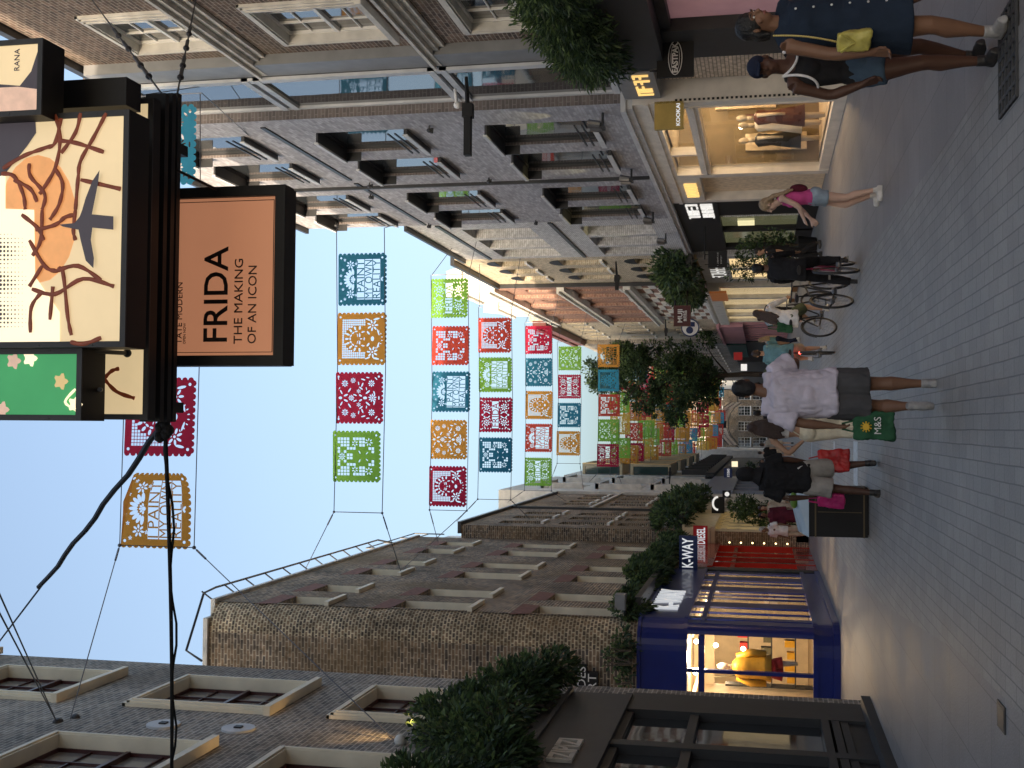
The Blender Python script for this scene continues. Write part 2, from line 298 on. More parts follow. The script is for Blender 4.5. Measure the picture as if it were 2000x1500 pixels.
# the sett carriageway, edges wandering a little as in the street
b=MB(); ys=[-3,6,10,16,25,40,70,150]; xl=[-1.5,-1.65,-1.75,-2.25,-2.6,-2.7,-2.3,-1.2]; xr=[2.35,2.45,2.35,2.5,2.6,2.6,2.4,2.2]
for i in range(7): b.poly([(xl[i],ys[i],.004),(xr[i],ys[i],.004),(xr[i+1],ys[i+1],.004),(xl[i+1],ys[i+1],.004)])
tag(b.build('street',['setts']),kind='structure')
mat('road_paint',(.4,.44,.47),.5,var=.3,vs=12); mat('gold_lit',(.5,.35,.12),.5,em=(1,.75,.35),es=.12)
for i,(x,y0,y1,W) in enumerate([(1672,862,948,.9),(1630,862,912,.5),(1586,862,895,.5)]):
    p,q=onZ(x,y1),onZ(x,y0); b=MB(); b.box(p.x,q.x,p.y-W/2,p.y+W/2,.005,.009)
    tag(b.build('road_marking','road_paint'),'pale painted bar across the setts '+['nearest the man with red bags','middle one of the three bars','farthest of the three bars'][i],'road marking','painted bars on the street')
# iron grating and little cover plate
b=MB(); x0,x1,y0,y1=2.0,2.62,7.5,8.02
b.box(x0,x1,y0,y1,-.003,.006,1)
for k in range(8):
    a=x0+(x1-x0)*k/7; b.box(a-.013,a+.013,y0,y1,.006,.02)
for k in range(6):
    a=y0+(y1-y0)*k/5; b.box(x0-.013,x1+.013,a-.012,a+.012,.0065,.022)
tag(b.build('drain_grate',['dark_grey','black']),'square iron drain grating in the setts below the denim dress','drain')
b=MB(); b.box(-1.93,-1.76,8.05,8.3,-.003,.006); b.box(-1.91,-1.78,8.07,8.28,.006,.008,1)
tag(b.build('cover_plate',['dark_grey','dark']),'small square metal cover plate in the paving','cover')
# ================================================================ LEFT: grey brick house (nearest left)
L0=thing('brick_house',(-4.2,12,0),'dark grey brick house nearest left, cream window surrounds, green hedge on its shop','building')
fr=Fr('L',-4.2); cols=[(9.0,10.6),(12.66,14.28),(16.34,17.96)]; rows=[(5.3,7.43),(8.54,10.63),(11.95,13.95)]
H=[(a,b,c,d) for a,b in cols for c,d in rows]
mb=MB(); fr.wall(mb,-10,19.2,4.3,16.2,H,0,.17); bodybox(mb,-14,-4.2,-10,19.2,0,16.2,'e',0); fr.wall(mb,-10,19.2,0,4.3,[(2.1,18.3,.0,4.2)],0,.3)
mb.build('wall',['brick_grey'],L0,fix=False)
for a,b_,c,d in H: window(L0,fr,a,b_,c,d,'sashred_surround',.15)
mb=MB()
for k,(p,z0,z1) in enumerate(((.12,15.0,15.15),(.2,15.152,15.35),(.3,15.352,15.6))): mb.box(-4.2,-4.2+p,2,19.2+p,z0,z1)
mb.build('cornice','cream',L0)
for (Y,Z) in ((15.28,9.65),(15.32,8.55)):
    b=MB(); b.tube([(-4.2,Y,Z),(-4.17,Y,Z)],.23,24); b.box(-4.17,-4.15,Y-.05,Y+.05,Z-.05,Z+.05,1); b.build('wall_tie',['lead','black'],L0)
# shopfront of it
sf=MB(); X=-4.0
sf.box(-4.5,X,2.2,17.85,3.5,4.3); sf.box(-4.5,X+.05,2.2,17.9,4.3,4.36); sf.box(-4.5,X+.02,2.2,17.88,3.4,3.5)
for y in (17.25,15.25,13.2,11.1): sf.box(-4.4,-4.02,y-.12 if y<17 else y-.2,y+.12 if y<17 else y+.85,.0,3.4)
sf.box(-4.4,-4.05,2.2,17.2,2.38,2.5); sf.box(-4.35,-4.07,2.2,17.2,.0,.35); 
for k,z in enumerate((.36,.48,.62)): sf.box(-4.34,-4.04+.012*k,2.2,17.1,z,z+.1)
sf.box(-4.4,-4.06,2.2,17.2,3.3,3.4)
sho=sf.build('shopfront','dark_grey',L0)
g=MB(); g.poly([(-4.14,2.3,.7),(-4.14,17.1,.7),(-4.14,17.1,3.35),(-4.14,2.3,3.35)]); g.build('shop_window','glass',L0,fix=False)
text('lettering','IZIPIZI',.42,(X+.02,14.55,3.86),R(90),'stone',L0,.02,bold=.012,sx=.85)
b=MB(); b.box(X+.0,X+.03,17.9,17.94,1.2,2.2); 
# cables of the old signage
step=MB(); step.box(-4.3,-3.85,11,17.9,-.003,.12); tag(step.build('door_step','dark_grey'),'dark stone step along the foot of the nearest left shopfront','step')
# ================================================================ LEFT: stock brick house with rounded corner
L1=thing('brick_house',(-4,33,0),'brown stock brick house with rounded corner and cream sash windows above the blue shop','building')
fr=Fr('L',-4.0); cols=[(24.98,26.08),(27.0,28.1),(30.32,31.55),(32.65,33.75),(35.85,37.2),(38.35,39.5)]
rows=[(4.45,6.35),(7.72,9.45),(10.98,12.1)]
H=[(a,b_,c,d) for a,b_ in cols for c,d in rows]
mb=MB(); ZT=13.5; r=.6; Y0=24.45
fr.wall(mb,Y0+r-.15,41.07,3.9,ZT,H,0,.22)
bodybox(mb,-16,-4.0,Y0+r-.15,41.07,3.9,ZT,'ens',0)
fn=Fr('F',Y0); 
mb.poly([(-16,Y0,3.9),(-4-r,Y0,3.9),(-4-r,Y0,ZT),(-16,Y0,ZT)],0)
mb.poly([(-16,Y0,3.9),(-16,Y0+r,3.9),(-16,Y0+r,ZT),(-16,Y0,ZT)],0)
mb.poly([(-16,Y0,ZT),(-4-r,Y0,ZT),(-4,Y0+r,ZT),(-16,Y0+r,ZT)],0)
wl=mb.build('wall',['brick_stock'],L1,fix=False)
# rounded corner of header bricks, with running uv
mb=MB(); n=12
for k in range(n):
    a0,a1=R(-90+90*k/n),R(-90+90*(k+1)/n); p=[(-4-r+r*math.cos(a),Y0+r+r*math.sin(a)*1.0) for a in (a0,a1)]
    p=[(x,min(y,Y0+r-.0)) for x,y in p]; mb.poly([(p[0][0],p[0][1],3.9),(p[1][0],p[1][1],3.9),(p[1][0],p[1][1],ZT),(p[0][0],p[0][1],ZT)])
mb.poly([(-4,Y0+r-.02,3.9),(-4,Y0+r,3.9),(-4,Y0+r,ZT),(-4,Y0+r-.02,ZT)])
oc=mb.build('rounded_corner',['brick_header'],L1,fix=False); uv=oc.data.uv_layers[0]
for pi,p in enumerate(oc.data.polygons):
    for q,li in enumerate(p.loop_indices): uv.data[li].uv=((pi+(1 if q in (1,2) else 0))*r*math.pi/2/n, 3.9 if q<2 else ZT)
for a,b_ in cols:
    for c,d in rows:   # red rubbed-brick flat arches fanning out over every window
        mb=MB(); mb.hexa([(-4.001,a-.02,d+.005),(-3.996,a-.02,d+.005),(-3.996,b_+.02,d+.005),(-4.001,b_+.02,d+.005),(-4.001,a-.2,d+.42),(-3.996,a-.2,d+.42),(-3.996,b_+.2,d+.42),(-4.001,b_+.2,d+.42)]); mb.build('window_arch','brick_arch',L1)
for a,b_,c,d in H: window(L1,fr,a,b_,c,d,'sash_sill_reveal',.22)
mb=MB(); mb.box(-4.3,-3.93,Y0+.3,41.0,ZT,ZT+.1); mb.box(-12,-4.3,Y0-.06,Y0+.3,ZT,ZT+.1); mb.build('coping','stone',L1)
mb=MB()   # roof safety rail
y=Y0+.5; zr=ZT+.42
mb.tube([(-5.2,Y0-.25,ZT+.02),(-5.0,Y0-.2,zr),(-3.85,Y0+.6,zr),(-3.8,Y0+1.2,zr),(-3.8,37.5,zr),(-3.95,38,ZT)],.028,6)
while y<37: mb.tube([(-4.05,y,ZT+.05),(-3.8,y+.0,zr)],.02,6); y+=1.15
mb.build('roof_rail','dark',L1)
# flood light on the corner
fl=thing('floodlight',(-3.9,24.9,4.25),'small grey floodlight on a bracket at the rounded brick corner','lamp')
b=MB(); b.tube([(-4.02,24.9,4.3),(-3.72,24.9,4.35)],.03,8); b.build('bracket','dark_grey',fl)
b=MB(); b.box(-3.82,-3.5,24.75,25.05,4.3,4.52); b.box(-3.8,-3.52,24.735,24.75,4.32,4.5); b.build('lamp_head','mid_grey',fl)
# ---- blue shop wrapping the corner
mat('shop_inner',(.6,.5,.36),.8); mat('shop_floor',(.2,.15,.1),.6); mat('bulb',(1,.9,.7),.4,em=(1,.8,.5),es=8,var=0); mat('lit_cove',(1,.85,.6),.5,em=(1,.68,.34),es=.7,var=0)
def prism_path(mb,path,z0,z1,th,mi=0):   # strip following a plan path, thickness th to the inside
    P=[V((x,y,0)) for x,y in path]
    O=[]
    for i,p in enumerate(P):
        d=(P[min(i+1,len(P)-1)]-P[max(i-1,0)]).normalized(); nn=V((-d.y,d.x,0)); O.append(p+nn*th)
    for i in range(len(P)-1):
        a,b_,c,d=P[i],P[i+1],O[i+1],O[i]
        mb.hexa([(a.x,a.y,z0),(b_.x,b_.y,z0),(c.x,c.y,z0),(d.x,d.y,z0),(a.x,a.y,z1),(b_.x,b_.y,z1),(c.x,c.y,z1),(d.x,d.y,z1)],mi)
def cpath(off,y1=33.5,x0=-9,rr=.55,X=-4.0,Yb=24.45,n=8):
    ps=[(x0,Yb-off),(X-rr,Yb-off)]
    for k in range(1,n): a=R(-90+90*k/n); ps.append((X-rr+(rr+off)*math.cos(a),Yb+rr+(rr+off)*math.sin(a)))
    ps+=[(X+off,Yb+rr),(X+off,y1)]; return ps
mb=MB()
prism_path(mb,cpath(.06),3.08,3.95,.3); prism_path(mb,cpath(.1),3.95,4.02,.36); prism_path(mb,cpath(.09),3.0,3.08,.3)
prism_path(mb,cpath(.02),2.66,2.76,.14); prism_path(mb,cpath(.03),.0,.42,.14); prism_path(mb,cpath(.06),.42,.52,.2); prism_path(mb,cpath(.1),.0,.13,.1)
mb.box(-9,-5.55,24.46,24.6,.5,3.0)
for x in (-4.93,): mb.box(x-.035,x+.035,24.44,24.56,.52,3.0)
mb.box(-5.55,-4.22,24.45,24.58,2.66,2.78)
prism_path(mb,cpath(.0,rr=.2)[1:9],.5,3.0,.06); mb.box(-4.06,-4.0,24.64,25.1,.5,3.0)
for y,wd in ((25.15,.3),(26.1,.05),(26.9,.7),(28.3,.05),(28.9,.05),(29.5,.8),(31.0,.05),(31.6,.75),(33.0,.4)): mb.box(-4.03,-3.985,y,y+wd,.5,3.0)
K=mb.build('shopfront','navy',L1)
b=MB(); b.poly([(-5.55,24.53,.5),(-4.2,24.53,.5),(-4.2,24.53,3),(-5.55,24.53,3)]); b.poly([(-4.0,25.1,.5),(-4.0,33.3,.5),(-4.0,33.3,3),(-4.0,25.1,3)]); b.build('shop_window','clear_glass',L1,fix=False)
b=MB(); x0,x1,y0,y1=-8.5,-4.25,24.75,33.4
for q in ([(x0,y0,.3),(x1,y0,.3),(x1,y1,.3),(x0,y1,.3)],): b.poly(q,1)
b.poly([(x0,y0,3.0),(x1+.1,y0,3.0),(x1+.1,y1,3.0),(x0,y1,3.0)],0); b.poly([(x0,y0-.2,0),(x0,y1,0),(x0,y1,3),(x0,y0-.2,3)]); b.poly([(x0,y1,0),(-4.02,y1,0),(-4.02,y1,3),(x0,y1,3)])
b.poly([(x0,27.3,0),(-6.0,27.3,0),(-6.0,27.3,3),(x0,27.3,3)]); b.poly([(-5.7,24.62,.3),(-5.7,27,.3),(-5.7,27,3),(-5.7,24.62,3)])
b.box(-6.4,-4.4,26.9,26.96,2.55,3.0,0)
b.build('shop_interior',['shop_inner','shop_floor'],L1,fix=False)
b=MB()
for (x,y,z) in ((-4.5,25.0,2.45),(-4.62,25.4,1.9),(-4.6,25.9,2.9),(-5.2,25.6,2.9),(-4.5,27.5,2.9),(-4.6,29.5,2.9),(-4.5,31.2,2.9),(-5.2,28.5,2.9)): b.ell((x,y,z),(.05,.05,.05),0,8,6)
b.build('ceiling_bulb','bulb',L1)
b=MB(); b.box(-4.3,-4.33,24.8,33.2,2.9,2.94); b.box(-5.5,-5.45,24.8,27,2.86,2.92); b.build('light_strip','lit_cove',L1)
def plight(name,loc,e,col=(1,.72,.42),r=.15):
    l=D.lights.new(name,'POINT'); l.energy=e; l.color=col; l.shadow_soft_size=r; o=D.objects.new(name,l); COL.objects.link(o); o.location=loc; return o
plight('shop_lamp',(-4.75,25.0,2.8),45); plight('shop_lamp',(-5.2,28.3,2.6),32); plight('shop_lamp',(-5.2,31.2,2.6),32)
text('lettering','K-WAY',.86,(-3.94,27.35,3.56),R(90),'white_em' if 'white_em' in M else mat('white_em',(.8,.8,.8),.5,em=(.9,.95,1),es=.13,var=0).name,L1,.04,bold=.004,space=1.12)
# merchandise in the corner window
mat('skin_mannequin',(.7,.62,.5),.5,var=0); mat('yellow_coat',(.62,.33,.02),.5,var=.15,vs=6); mat('red_cloth',(.5,.02,.02),.6,var=.1); mat('olive_bag',(.09,.085,.05),.6)
mn=thing('mannequin',(-4.72,25.15,.5),'mannequin in a yellow rain jacket and red shorts in the blue shop corner window','mannequin')
b=MB(); MZ=.25; b.ell((-4.72,25.15,2.02),(.08,.1,.13)); b.tube([(-4.72,25.15,1.98),(-4.72,25.15,1.8)],.05); b.tube([(-4.82,25.15,1.0),(-4.84,25.15,.52)],[.07,.04]); b.tube([(-4.62,25.15,1.0),(-4.6,25.15,.52)],[.07,.04]); b.build('figure','skin_mannequin',mn,True)
b=MB(); b.tube([(-4.72,25.15,1.84),(-4.72,25.15,1.72),(-4.72,25.15,1.5),(-4.72,25.15,1.2),(-4.72,25.15,1.05)],[.08,.2,.2,.21,.24],12,el=1.2,side=(0,1,0))
for s in (-1,1): b.tube([(-4.72+s*.2,25.15,1.74),(-4.72+s*.31,25.12,1.45),(-4.72+s*.3,25.1,1.15)],[.08,.085,.07],8)
b.build('jacket','yellow_coat',mn,True)
b=MB(); b.tube([(-4.72,25.15,1.08),(-4.72,25.15,.95)],[.2,.2],10)
for s in (-.1,.1): b.tube([(-4.72+s,25.15,1.0),(-4.72+s*1.2,25.15,.82)],[.11,.13],10)
b.build('shorts','red_cloth',mn,True)
bg_=thing('backpack',(-5.2,25.2,1.5),'olive backpack hanging in the blue shop corner window','bag'); b=MB(); b.ell((-5.2,25.2,1.75),(.16,.08,.22)); b.box(-5.34,-5.06,25.08,25.16,1.55,1.8); b.build('body','olive_bag',bg_,True); b=MB(); b.tube([(-5.2,25.2,1.95),(-5.14,25.2,2.06),(-5.2,25.2,2.5)],.012,6); b.build('strap','olive_bag',bg_)
mn.location=(-4.95,25.15,.78)
sh=thing('display_shelf',(-4.9,26.6,.3),'dark metal shelf of folded clothes behind the blue shop window','shelf')
b=MB()
for z in (.8,1.3,1.8): b.box(-5.6,-4.5,26.4,26.7,z,z+.03)
for x in (-5.6,-4.5): b.box(x-.02,x+.02,26.4,26.7,.3,2.3)
b.build('rack','dark',sh)
b=MB()
for k in range(12): x=-5.5+.085*k; z=(.83,1.33,1.83)[k%3]; b.box(x,x+.14,26.42,26.66,z,z+.16+.05*(k%2),k%3)
b.build('folded_clothes',['yellow_coat','olive_bag','red_cloth'],sh)
# ---- red shop and neighbour under the same house
mb=MB(); X=-3.95
mb.box(-4.5,X,33.52,34.1,0,3.9,1); mb.box(-4.5,X,34.1,41.0,3.05,3.9); mb.box(-4.5,X+.06,34.1,41.0,3.9,4.0); mb.box(-4.5,X+.04,34.1,41.0,2.9,3.04)
for y in (34.15,35.6,37.0,38.3,40.6): mb.box(-4.3,X-.02,y,y+.3,0,2.9)
mb.box(-4.3,X-.06,34.4,40.8,2.3,2.42); mb.box(-4.3,X-.04,34.4,40.8,0,.55); mb.box(-4.35,X-.16,36.0,37.0,.55,2.3)
mb.build('red_shopfront',['red_gloss','dark_grey'],L1)
b=MB(); b.poly([(-4.2,34.3,.5),(-4.2,40.8,.5),(-4.2,40.8,3),(-4.2,34.3,3)]); b.build('shop_window',mat('red_glow_glass',(.25,.03,.015),.15,em=(1,.15,.05),es=.04,var=.3,vs=1.5),L1,fix=False)
b=MB()
for k in range(6): b.ell((-3.87,40.7,.7+.38*k),(.028,.028,.028),0,8,6)
b.build('marquee_bulb',mat('warm_bulb',(1,.8,.4),.4,em=(1,.7,.3),es=1.6,var=0),L1)
# ================================================================ LEFT: taller brick houses, paler block, gold bays
XL=-3.54
L2=thing('brick_house',(XL,51,0),'brown brick house with white sash windows standing forward of the rounded corner house','building')
fr=Fr('L',XL); mb=MB(); cols=[]; H=[]
for a in (42.35,44.75,47.0): cols.append((a,a+1.15))
c2=[(53.0,54.1),(54.9,56.0),(57.4,58.5),(59.3,60.4)]; c3=[]
for a,b_ in cols: H+=[(a,b_,4.95,6.6),(a,b_,6.95,8.75),(a,b_,9.35,10.95)]
for a,b_ in c2: H+=[(a,b_,4.9,6.2),(a,b_,6.6,8.25),(a,b_,9.15,10.4)]
fr.wall(mb,41.07,61.5,4.2,12.0,H,0,.15); bodybox(mb,-14,XL,41.07,61.5,0,12.0,'e',0)
fr.wall(mb,41.07,61.5,0,4.2,[(41.5,61.2,0,4.1)],0,.2)
mb.build('wall',['brick_stock'],L2,fix=False)
for h in H: window(L2,fr,*h,'sash_sill_wht',.15)
mb=MB(); mb.box(XL-.3,XL+.12,41.0,61.5,12.0,12.12); mb.box(XL-.1,XL+.1,49.9,50.05,4.3,12); mb.box(XL,XL+.1,50.3,61.4,8.6,8.75,1); mb.box(XL-.3,XL+.08,50.2,61.4,12.13,12.3,1); mb.build('gutter',['dark','stone'],L2)
mb=MB(); mb.box(-9,-4.6,42.5,48,12.3,14.3); mb.build('dormer','white_paint',L2); mb=MB(); mb.box(-14,-8.5,42,78,12.1,17.5); mb.build('unseen_sun_block','slate_roof',L2)  # last box: unseen mass added to keep low sun off the right walls
mb=MB()
for y in (38.6,40.5,42.4,44.3): mb.tube([(-4.2,y,13.5),(-4.2,y,14.7)],.025,5)
for z in (14.1,14.7): mb.tube([(-4.2,38.6,z),(-4.2,44.3,z)],.022,5)
mb.build('balcony_rail','dark',L2)
mb=MB(); mb.box(XL-.6,XL+.12,41.05,50,3.25,4.12); mb.box(XL-.6,XL+.2,41.0,50,4.12,4.2); mb.box(XL-.6,XL+.16,41.03,50,3.1,3.24)
for k in range(7): y=41.1+1.42*k; mb.box(XL-.3,XL+.05,y,y+.42,0,3.1); mb.box(XL-.3,XL+.1,y-.03,y+.45,0,.4); mb.box(XL-.25,XL+.09,y+.02,y+.4,2.7,2.9)
mb.box(XL-.25,XL,41.1,49.8,0,.6); mb.box(XL-.22,XL-.02,41.1,49.8,2.3,2.4)
mb.build('shopfront','cream_shop',L2)
b=MB(); b.poly([(XL-.12,41.1,.5),(XL-.12,49.8,.5),(XL-.12,49.8,3.1),(XL-.12,41.1,3.1)]); b.build('shop_window',mat('warm_window',(.3,.25,.15),.2,em=(1,.75,.4),es=.1,var=.4,vs=1.2),L2,fix=False)
b=MB(); b.box(XL-.5,XL+.1,50.1,61.3,3.2,4.1); b.box(XL-.3,XL+.06,50.1,61.3,0,.6)
for k in range(5): y=50.1+2.7*k; b.box(XL-.3,XL+.08,y,y+.4,0,3.2)
b.build('grey_shopfront','taupe',L2)
b=MB(); b.poly([(XL-.1,50.2,.5),(XL-.1,61.2,.5),(XL-.1,61.2,3.2),(XL-.1,50.2,3.2)]); b.build('shop_window','glass',L2,fix=False)
L3=thing('stone_block',(XL,70,0),'pale rendered block with wide hooded windows beyond the brown brick house','building')
mb=MB(); H=[]; fr=Fr('L',-3.4)
for a in (64.2,71.5): H+=[(a,a+4.2,5.2,7.2),(a,a+4.2,8.0,10.2),(a,a+4.2,11.2,13.2)]
fr.wall(mb,61.5,79,3.6,15.2,H,0,.4); bodybox(mb,-16,-3.4,61.5,79,0,15.2,'e'); fr.wall(mb,61.5,79,0,3.6,[(62,78.5,0,3.5)],0,.3); mb.build('wall',['stone'],L3,fix=False)
for h in H: window(L3,fr,*h,'grey',.4)
for h in H: mb=MB(); mb.box(-3.4,-3.1,h[0]-.2,h[0]-.02,h[2]-.1,h[3]+.2); mb.box(-3.4,-3.1,h[0]-.2,h[1]+.2,h[3]+.02,h[3]+.2); mb.build('window_hood','stone',L3)
mb=MB(); mb.box(-4,-3.2,61.6,78.8,3.0,4.6); 
for k in range(6): y=61.8+3.3*k; mb.box(-3.8,-3.25,y,y+.5,0,3)
mb.box(-3.7,-3.3,61.6,78.8,0,.5); mb.build('shopfront',mat('blue_grey',(.22,.25,.32),.4),L3)
b=MB(); b.poly([(-3.45,61.8,.5),(-3.45,78.5,.5),(-3.45,78.5,3),(-3.45,61.8,3)]); b.build('shop_window','glass',L3,fix=False)
mat('gold_edge',(.75,.52,.25),.3,metal=.6,var=0); mat('glass_green',(.02,.05,.045),.05,var=0,spec=1)
L4=thing('bay_window_block',(-3.4,100,0),'block with stacked golden framed bay windows far down the left side','building')
mb=MB(); bodybox(mb,-16,-3.3,79,128,0,14.6,''); mb.build('wall',['stone'],L4)
YB=[81,90.5,101,112]
for j,z in enumerate((7.6,10.9)):
    for y in YB:
        b=MB(); b.box(-3.3,-2.55,y,y+6,z,z+.18); b.box(-3.3,-2.55,y,y+6,z+2.55,z+2.75)
        for q in (0,1.7,4.2,5.82): b.box(-2.72,-2.57,y+q,y+q+.18,z+.18,z+2.55)
        b.box(-2.56,-2.52,y-.02,y+6,z-.02,z+.12,1); b.box(-2.56,-2.52,y-.02,y+.1,z,z+2.7,1); b.box(-2.56,-2.52,y+.0,y+6,z+2.6,z+2.76,1)
        o=b.build('bay_window',['gold_bay','gold_edge'],L4)
        b=MB(); b.box(-3.28,-2.66,y+.06,y+5.9,z+.19,z+2.54); p=b.build('pane','glass_green',o)
        p.location=V((0,0,0)); 
mb=MB(); mb.box(-3.9,-3.0,79,128,4.6,5.2); mb.box(-4,-3.2,79,128,0,4.6,1)
for k in range(14): y=80+3.5*k; mb.box(-3.2,-2.85,y,y+.6,5.2,6.8)
mb.build('lower_cladding',['dark_grey','dark'],L4)
L5=thing('white_house',(-2.6,140,0),'white rendered house with dark windows at the far left end of the street','building')
mb=MB(); fr=Fr('L',-2.5); H=[(a,a+1.4,z,z+1.8) for a in (131,135,139,143) for z in (5,8.2)]
fr.wall(mb,129,150,0,11.3,H,0,.15); bodybox(mb,-14,-2.5,129,150,0,11.3,'e'); mb.build('wall',['stone_white'],L5,fix=False)
for h in H: window(L5,fr,*h,'dark',.15)
# ================================================================ RIGHT: brown brick house nearest right
R0=thing('brick_house',(6.55,12,0),'brown brick house nearest right with stone framed windows and stone string courses','building')
fr=Fr('R',6.55); cols=[(9.2,10.8),(13.2,14.8),(17.2,18.75)]; rows=[(4.4,6.2),(7.6,9.4),(10.65,12.2)]
H=[(a,b_,c,d) for a,b_ in cols for c,d in rows]
mb=MB(); fr.wall(mb,2,20.05,3.9,13.75,H,0,.14); bodybox(mb,6.55,16,2,20.05,0,13.75,'w'); fr.wall(mb,2,20.05,0,3.9,[(4,19.3,.0,3.2)],0,.3); mb.build('wall',['brick_brown'],R0,fix=False)
for h in H: window(R0,fr,*h,'sash_surround_stone',.12)
mb=MB()
for zc in (6.85,10.15):
    for k,(p,z0,z1) in enumerate(((.06,0,.1),(.12,.102,.2),(.2,.202,.3),(.26,.302,.36),(.1,.362,.45))): mb.box(6.55-p,6.55,2,20.05+.0,zc+z0,zc+z1)
mb.build('string_course','stone',R0); mb=MB(); mb.box(6.42,6.7,2,20.05,13.752,13.9); mb.build('gutter','dark',R0)
mb=MB(); mb.box(6.36,6.9,19.45,20.1,3.9,13.7); mb.build('grey_pier','mid_grey',R0)
mb=MB(); mb.box(6.05,6.56,2,19.9,3.12,3.72); mb.box(6.35,6.6,18.95,20.4,0,3.12); mb.box(6.4,6.6,2,18.95,2.95,3.118); mb.box(6.4,6.6,2,18.95,0,.4); mb.box(6.4,6.6,14.2,14.5,.4,2.95)
mb.build('shopfront','dark_grey',R0)
mb=MB(); mb.poly([(6.56,2,.4),(6.56,18.95,.4),(6.56,18.95,2.95),(6.56,2,2.95)]); mb.build('shop_window',mat('pink_window',(.75,.45,.48),.25,em=(1,.5,.55),es=.02,var=.25,vs=.8),R0,fix=False)
mb=MB(); mb.box(6.45,7.2,20.4,21.95,0,3.3); mb.build('brick_pier',['brick_pale'],R0)
mb=MB(); mb.box(6.1,6.6,20.2,21.9,3.35,4.02); fb=mb.build('fascia_box','mid_grey',R0)
def strokes(name,fr,a0,a1,z0,z1,m,parent,rows=1,n=6,th=.03,seed=1):   # raised letter-like strokes for lettering too oblique to read
    rnd=random.Random(seed); b=MB(); hh=(z1-z0)/rows
    for r_ in range(rows):
        zz=z0+hh*r_; step=(a1-a0)/n
        for k in range(n):
            a=a0+step*k; w_=step*.72; t=w_*.17
            if rnd.random()<.8: fr.box(b,a,a+t,zz,zz+hh*.82,-th,0)
            if rnd.random()<.6: fr.box(b,a+w_-t,a+w_,zz,zz+hh*.82,-th,0)
            for q in (0,.38,.7):
                if rnd.random()<.6: fr.box(b,a+t+.001,a+w_-t-.001,zz+hh*q,zz+hh*q+hh*.12,-th+.002,0)
    return b.build(name,m,parent)
mat('gold_em',(.6,.4,.12),.4,em=(1,.62,.2),es=.25,var=0); mat('white_lit',(.8,.8,.8),.5,em=(1,.98,.92),es=.16,var=0)
strokes('gold_lettering',Fr('R',6.1),20.4,21.7,3.45,3.8,'gold_em',R0,1,4)
# ================================================================ RIGHT: slate-grey brick block with glazed bay
R1=thing('brick_block',(6.1,28,0),'slate grey brick block with paired recessed windows over the glowing gold shop','building')
fr=Fr('R',6.1); cols=[(23.28,25.05),(25.9,27.65),(29.75,31.55),(32.45,34.1)]; rows=[(4.85,7.02),(8.75,10.65),(12.35,14.25)]
H=[(a,b_,c,d) for a,b_ in cols for c,d in rows]
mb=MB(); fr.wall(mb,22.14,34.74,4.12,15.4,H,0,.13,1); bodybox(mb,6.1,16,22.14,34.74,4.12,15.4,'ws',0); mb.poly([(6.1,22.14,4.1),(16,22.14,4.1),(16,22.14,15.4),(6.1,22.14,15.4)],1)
mb.poly([(6.1,34.74,3.9),(16,34.74,3.9),(16,34.74,15.4),(6.1,34.74,15.4)],0)
mb.build('wall',['brick_slate','brick_slate_side'],R1,fix=False)
for h in H: window(R1,fr,*h,'dark_plain',.11)
for a,b_,c,d in H:    # dark folded-metal hoods and juliet sills with pale rims
    mb=MB(); mb.box(5.88,6.2,a+.0,b_+.02,d-.02,d+.02); mb.box(5.86,5.9,a-.02,b_+.04,d-.03,d+.05,1); mb.box(5.9,6.1,b_+.02,b_+.05,d-.35,d+.05,0)
    mb.build('window_hood',['dark','lead'],R1); mb=MB(); mb.box(5.98,6.2,a-.02,b_+.02,c-.07,c-.0); mb.box(5.955,5.978,a-.04,b_+.04,c-.09,c+.02,1)
    mb.box(6.0,6.03,a,b_,c+.18,c+.21,0); mb.box(6.0,6.03,a,b_,c+.33,c+.36,0); mb.build('window_sill',['dark','lead'],R1)
mb=MB()
for z in (11.52,): mb.box(6.07,6.11,28.3,34.6,z,z+.1)
mb.box(6.07,6.11,22.6,27.9,11.52,11.62); mb.box(6.02,6.1,28.72,28.8,4.2,15.3,0); mb.box(5.95,6.3,22.1,34.8,15.402,15.5)
mb.build('metal_trim','dark',R1)
mb=MB(); X=6.31   # glazed bay between the two houses
mb.box(X+.04,16,20.1,22.13,4.1,13.5,0); 
for z in (4.12,7.0,7.22,10.55,10.78,13.3): mb.box(X-.03,X+.1,20.12,22.13,z,z+.13,1)
mb.box(X-.02,X+.1,20.12,20.3,4.12,13.5,1); mb.box(X-.02,X+.1,22.03,22.13,4.12,13.5,1)
gb=mb.build('glazed_bay_frame',['dark_grey','lead'],R1)
mb=MB()
for z0,z1 in ((4.25,7.0),(7.35,10.55),(10.91,13.3)): mb.poly([(X+.03,20.3,z0),(X+.03,22.03,z0),(X+.03,22.03,z1),(X+.03,20.3,z1)])
mb.build('pane','glass',gb)
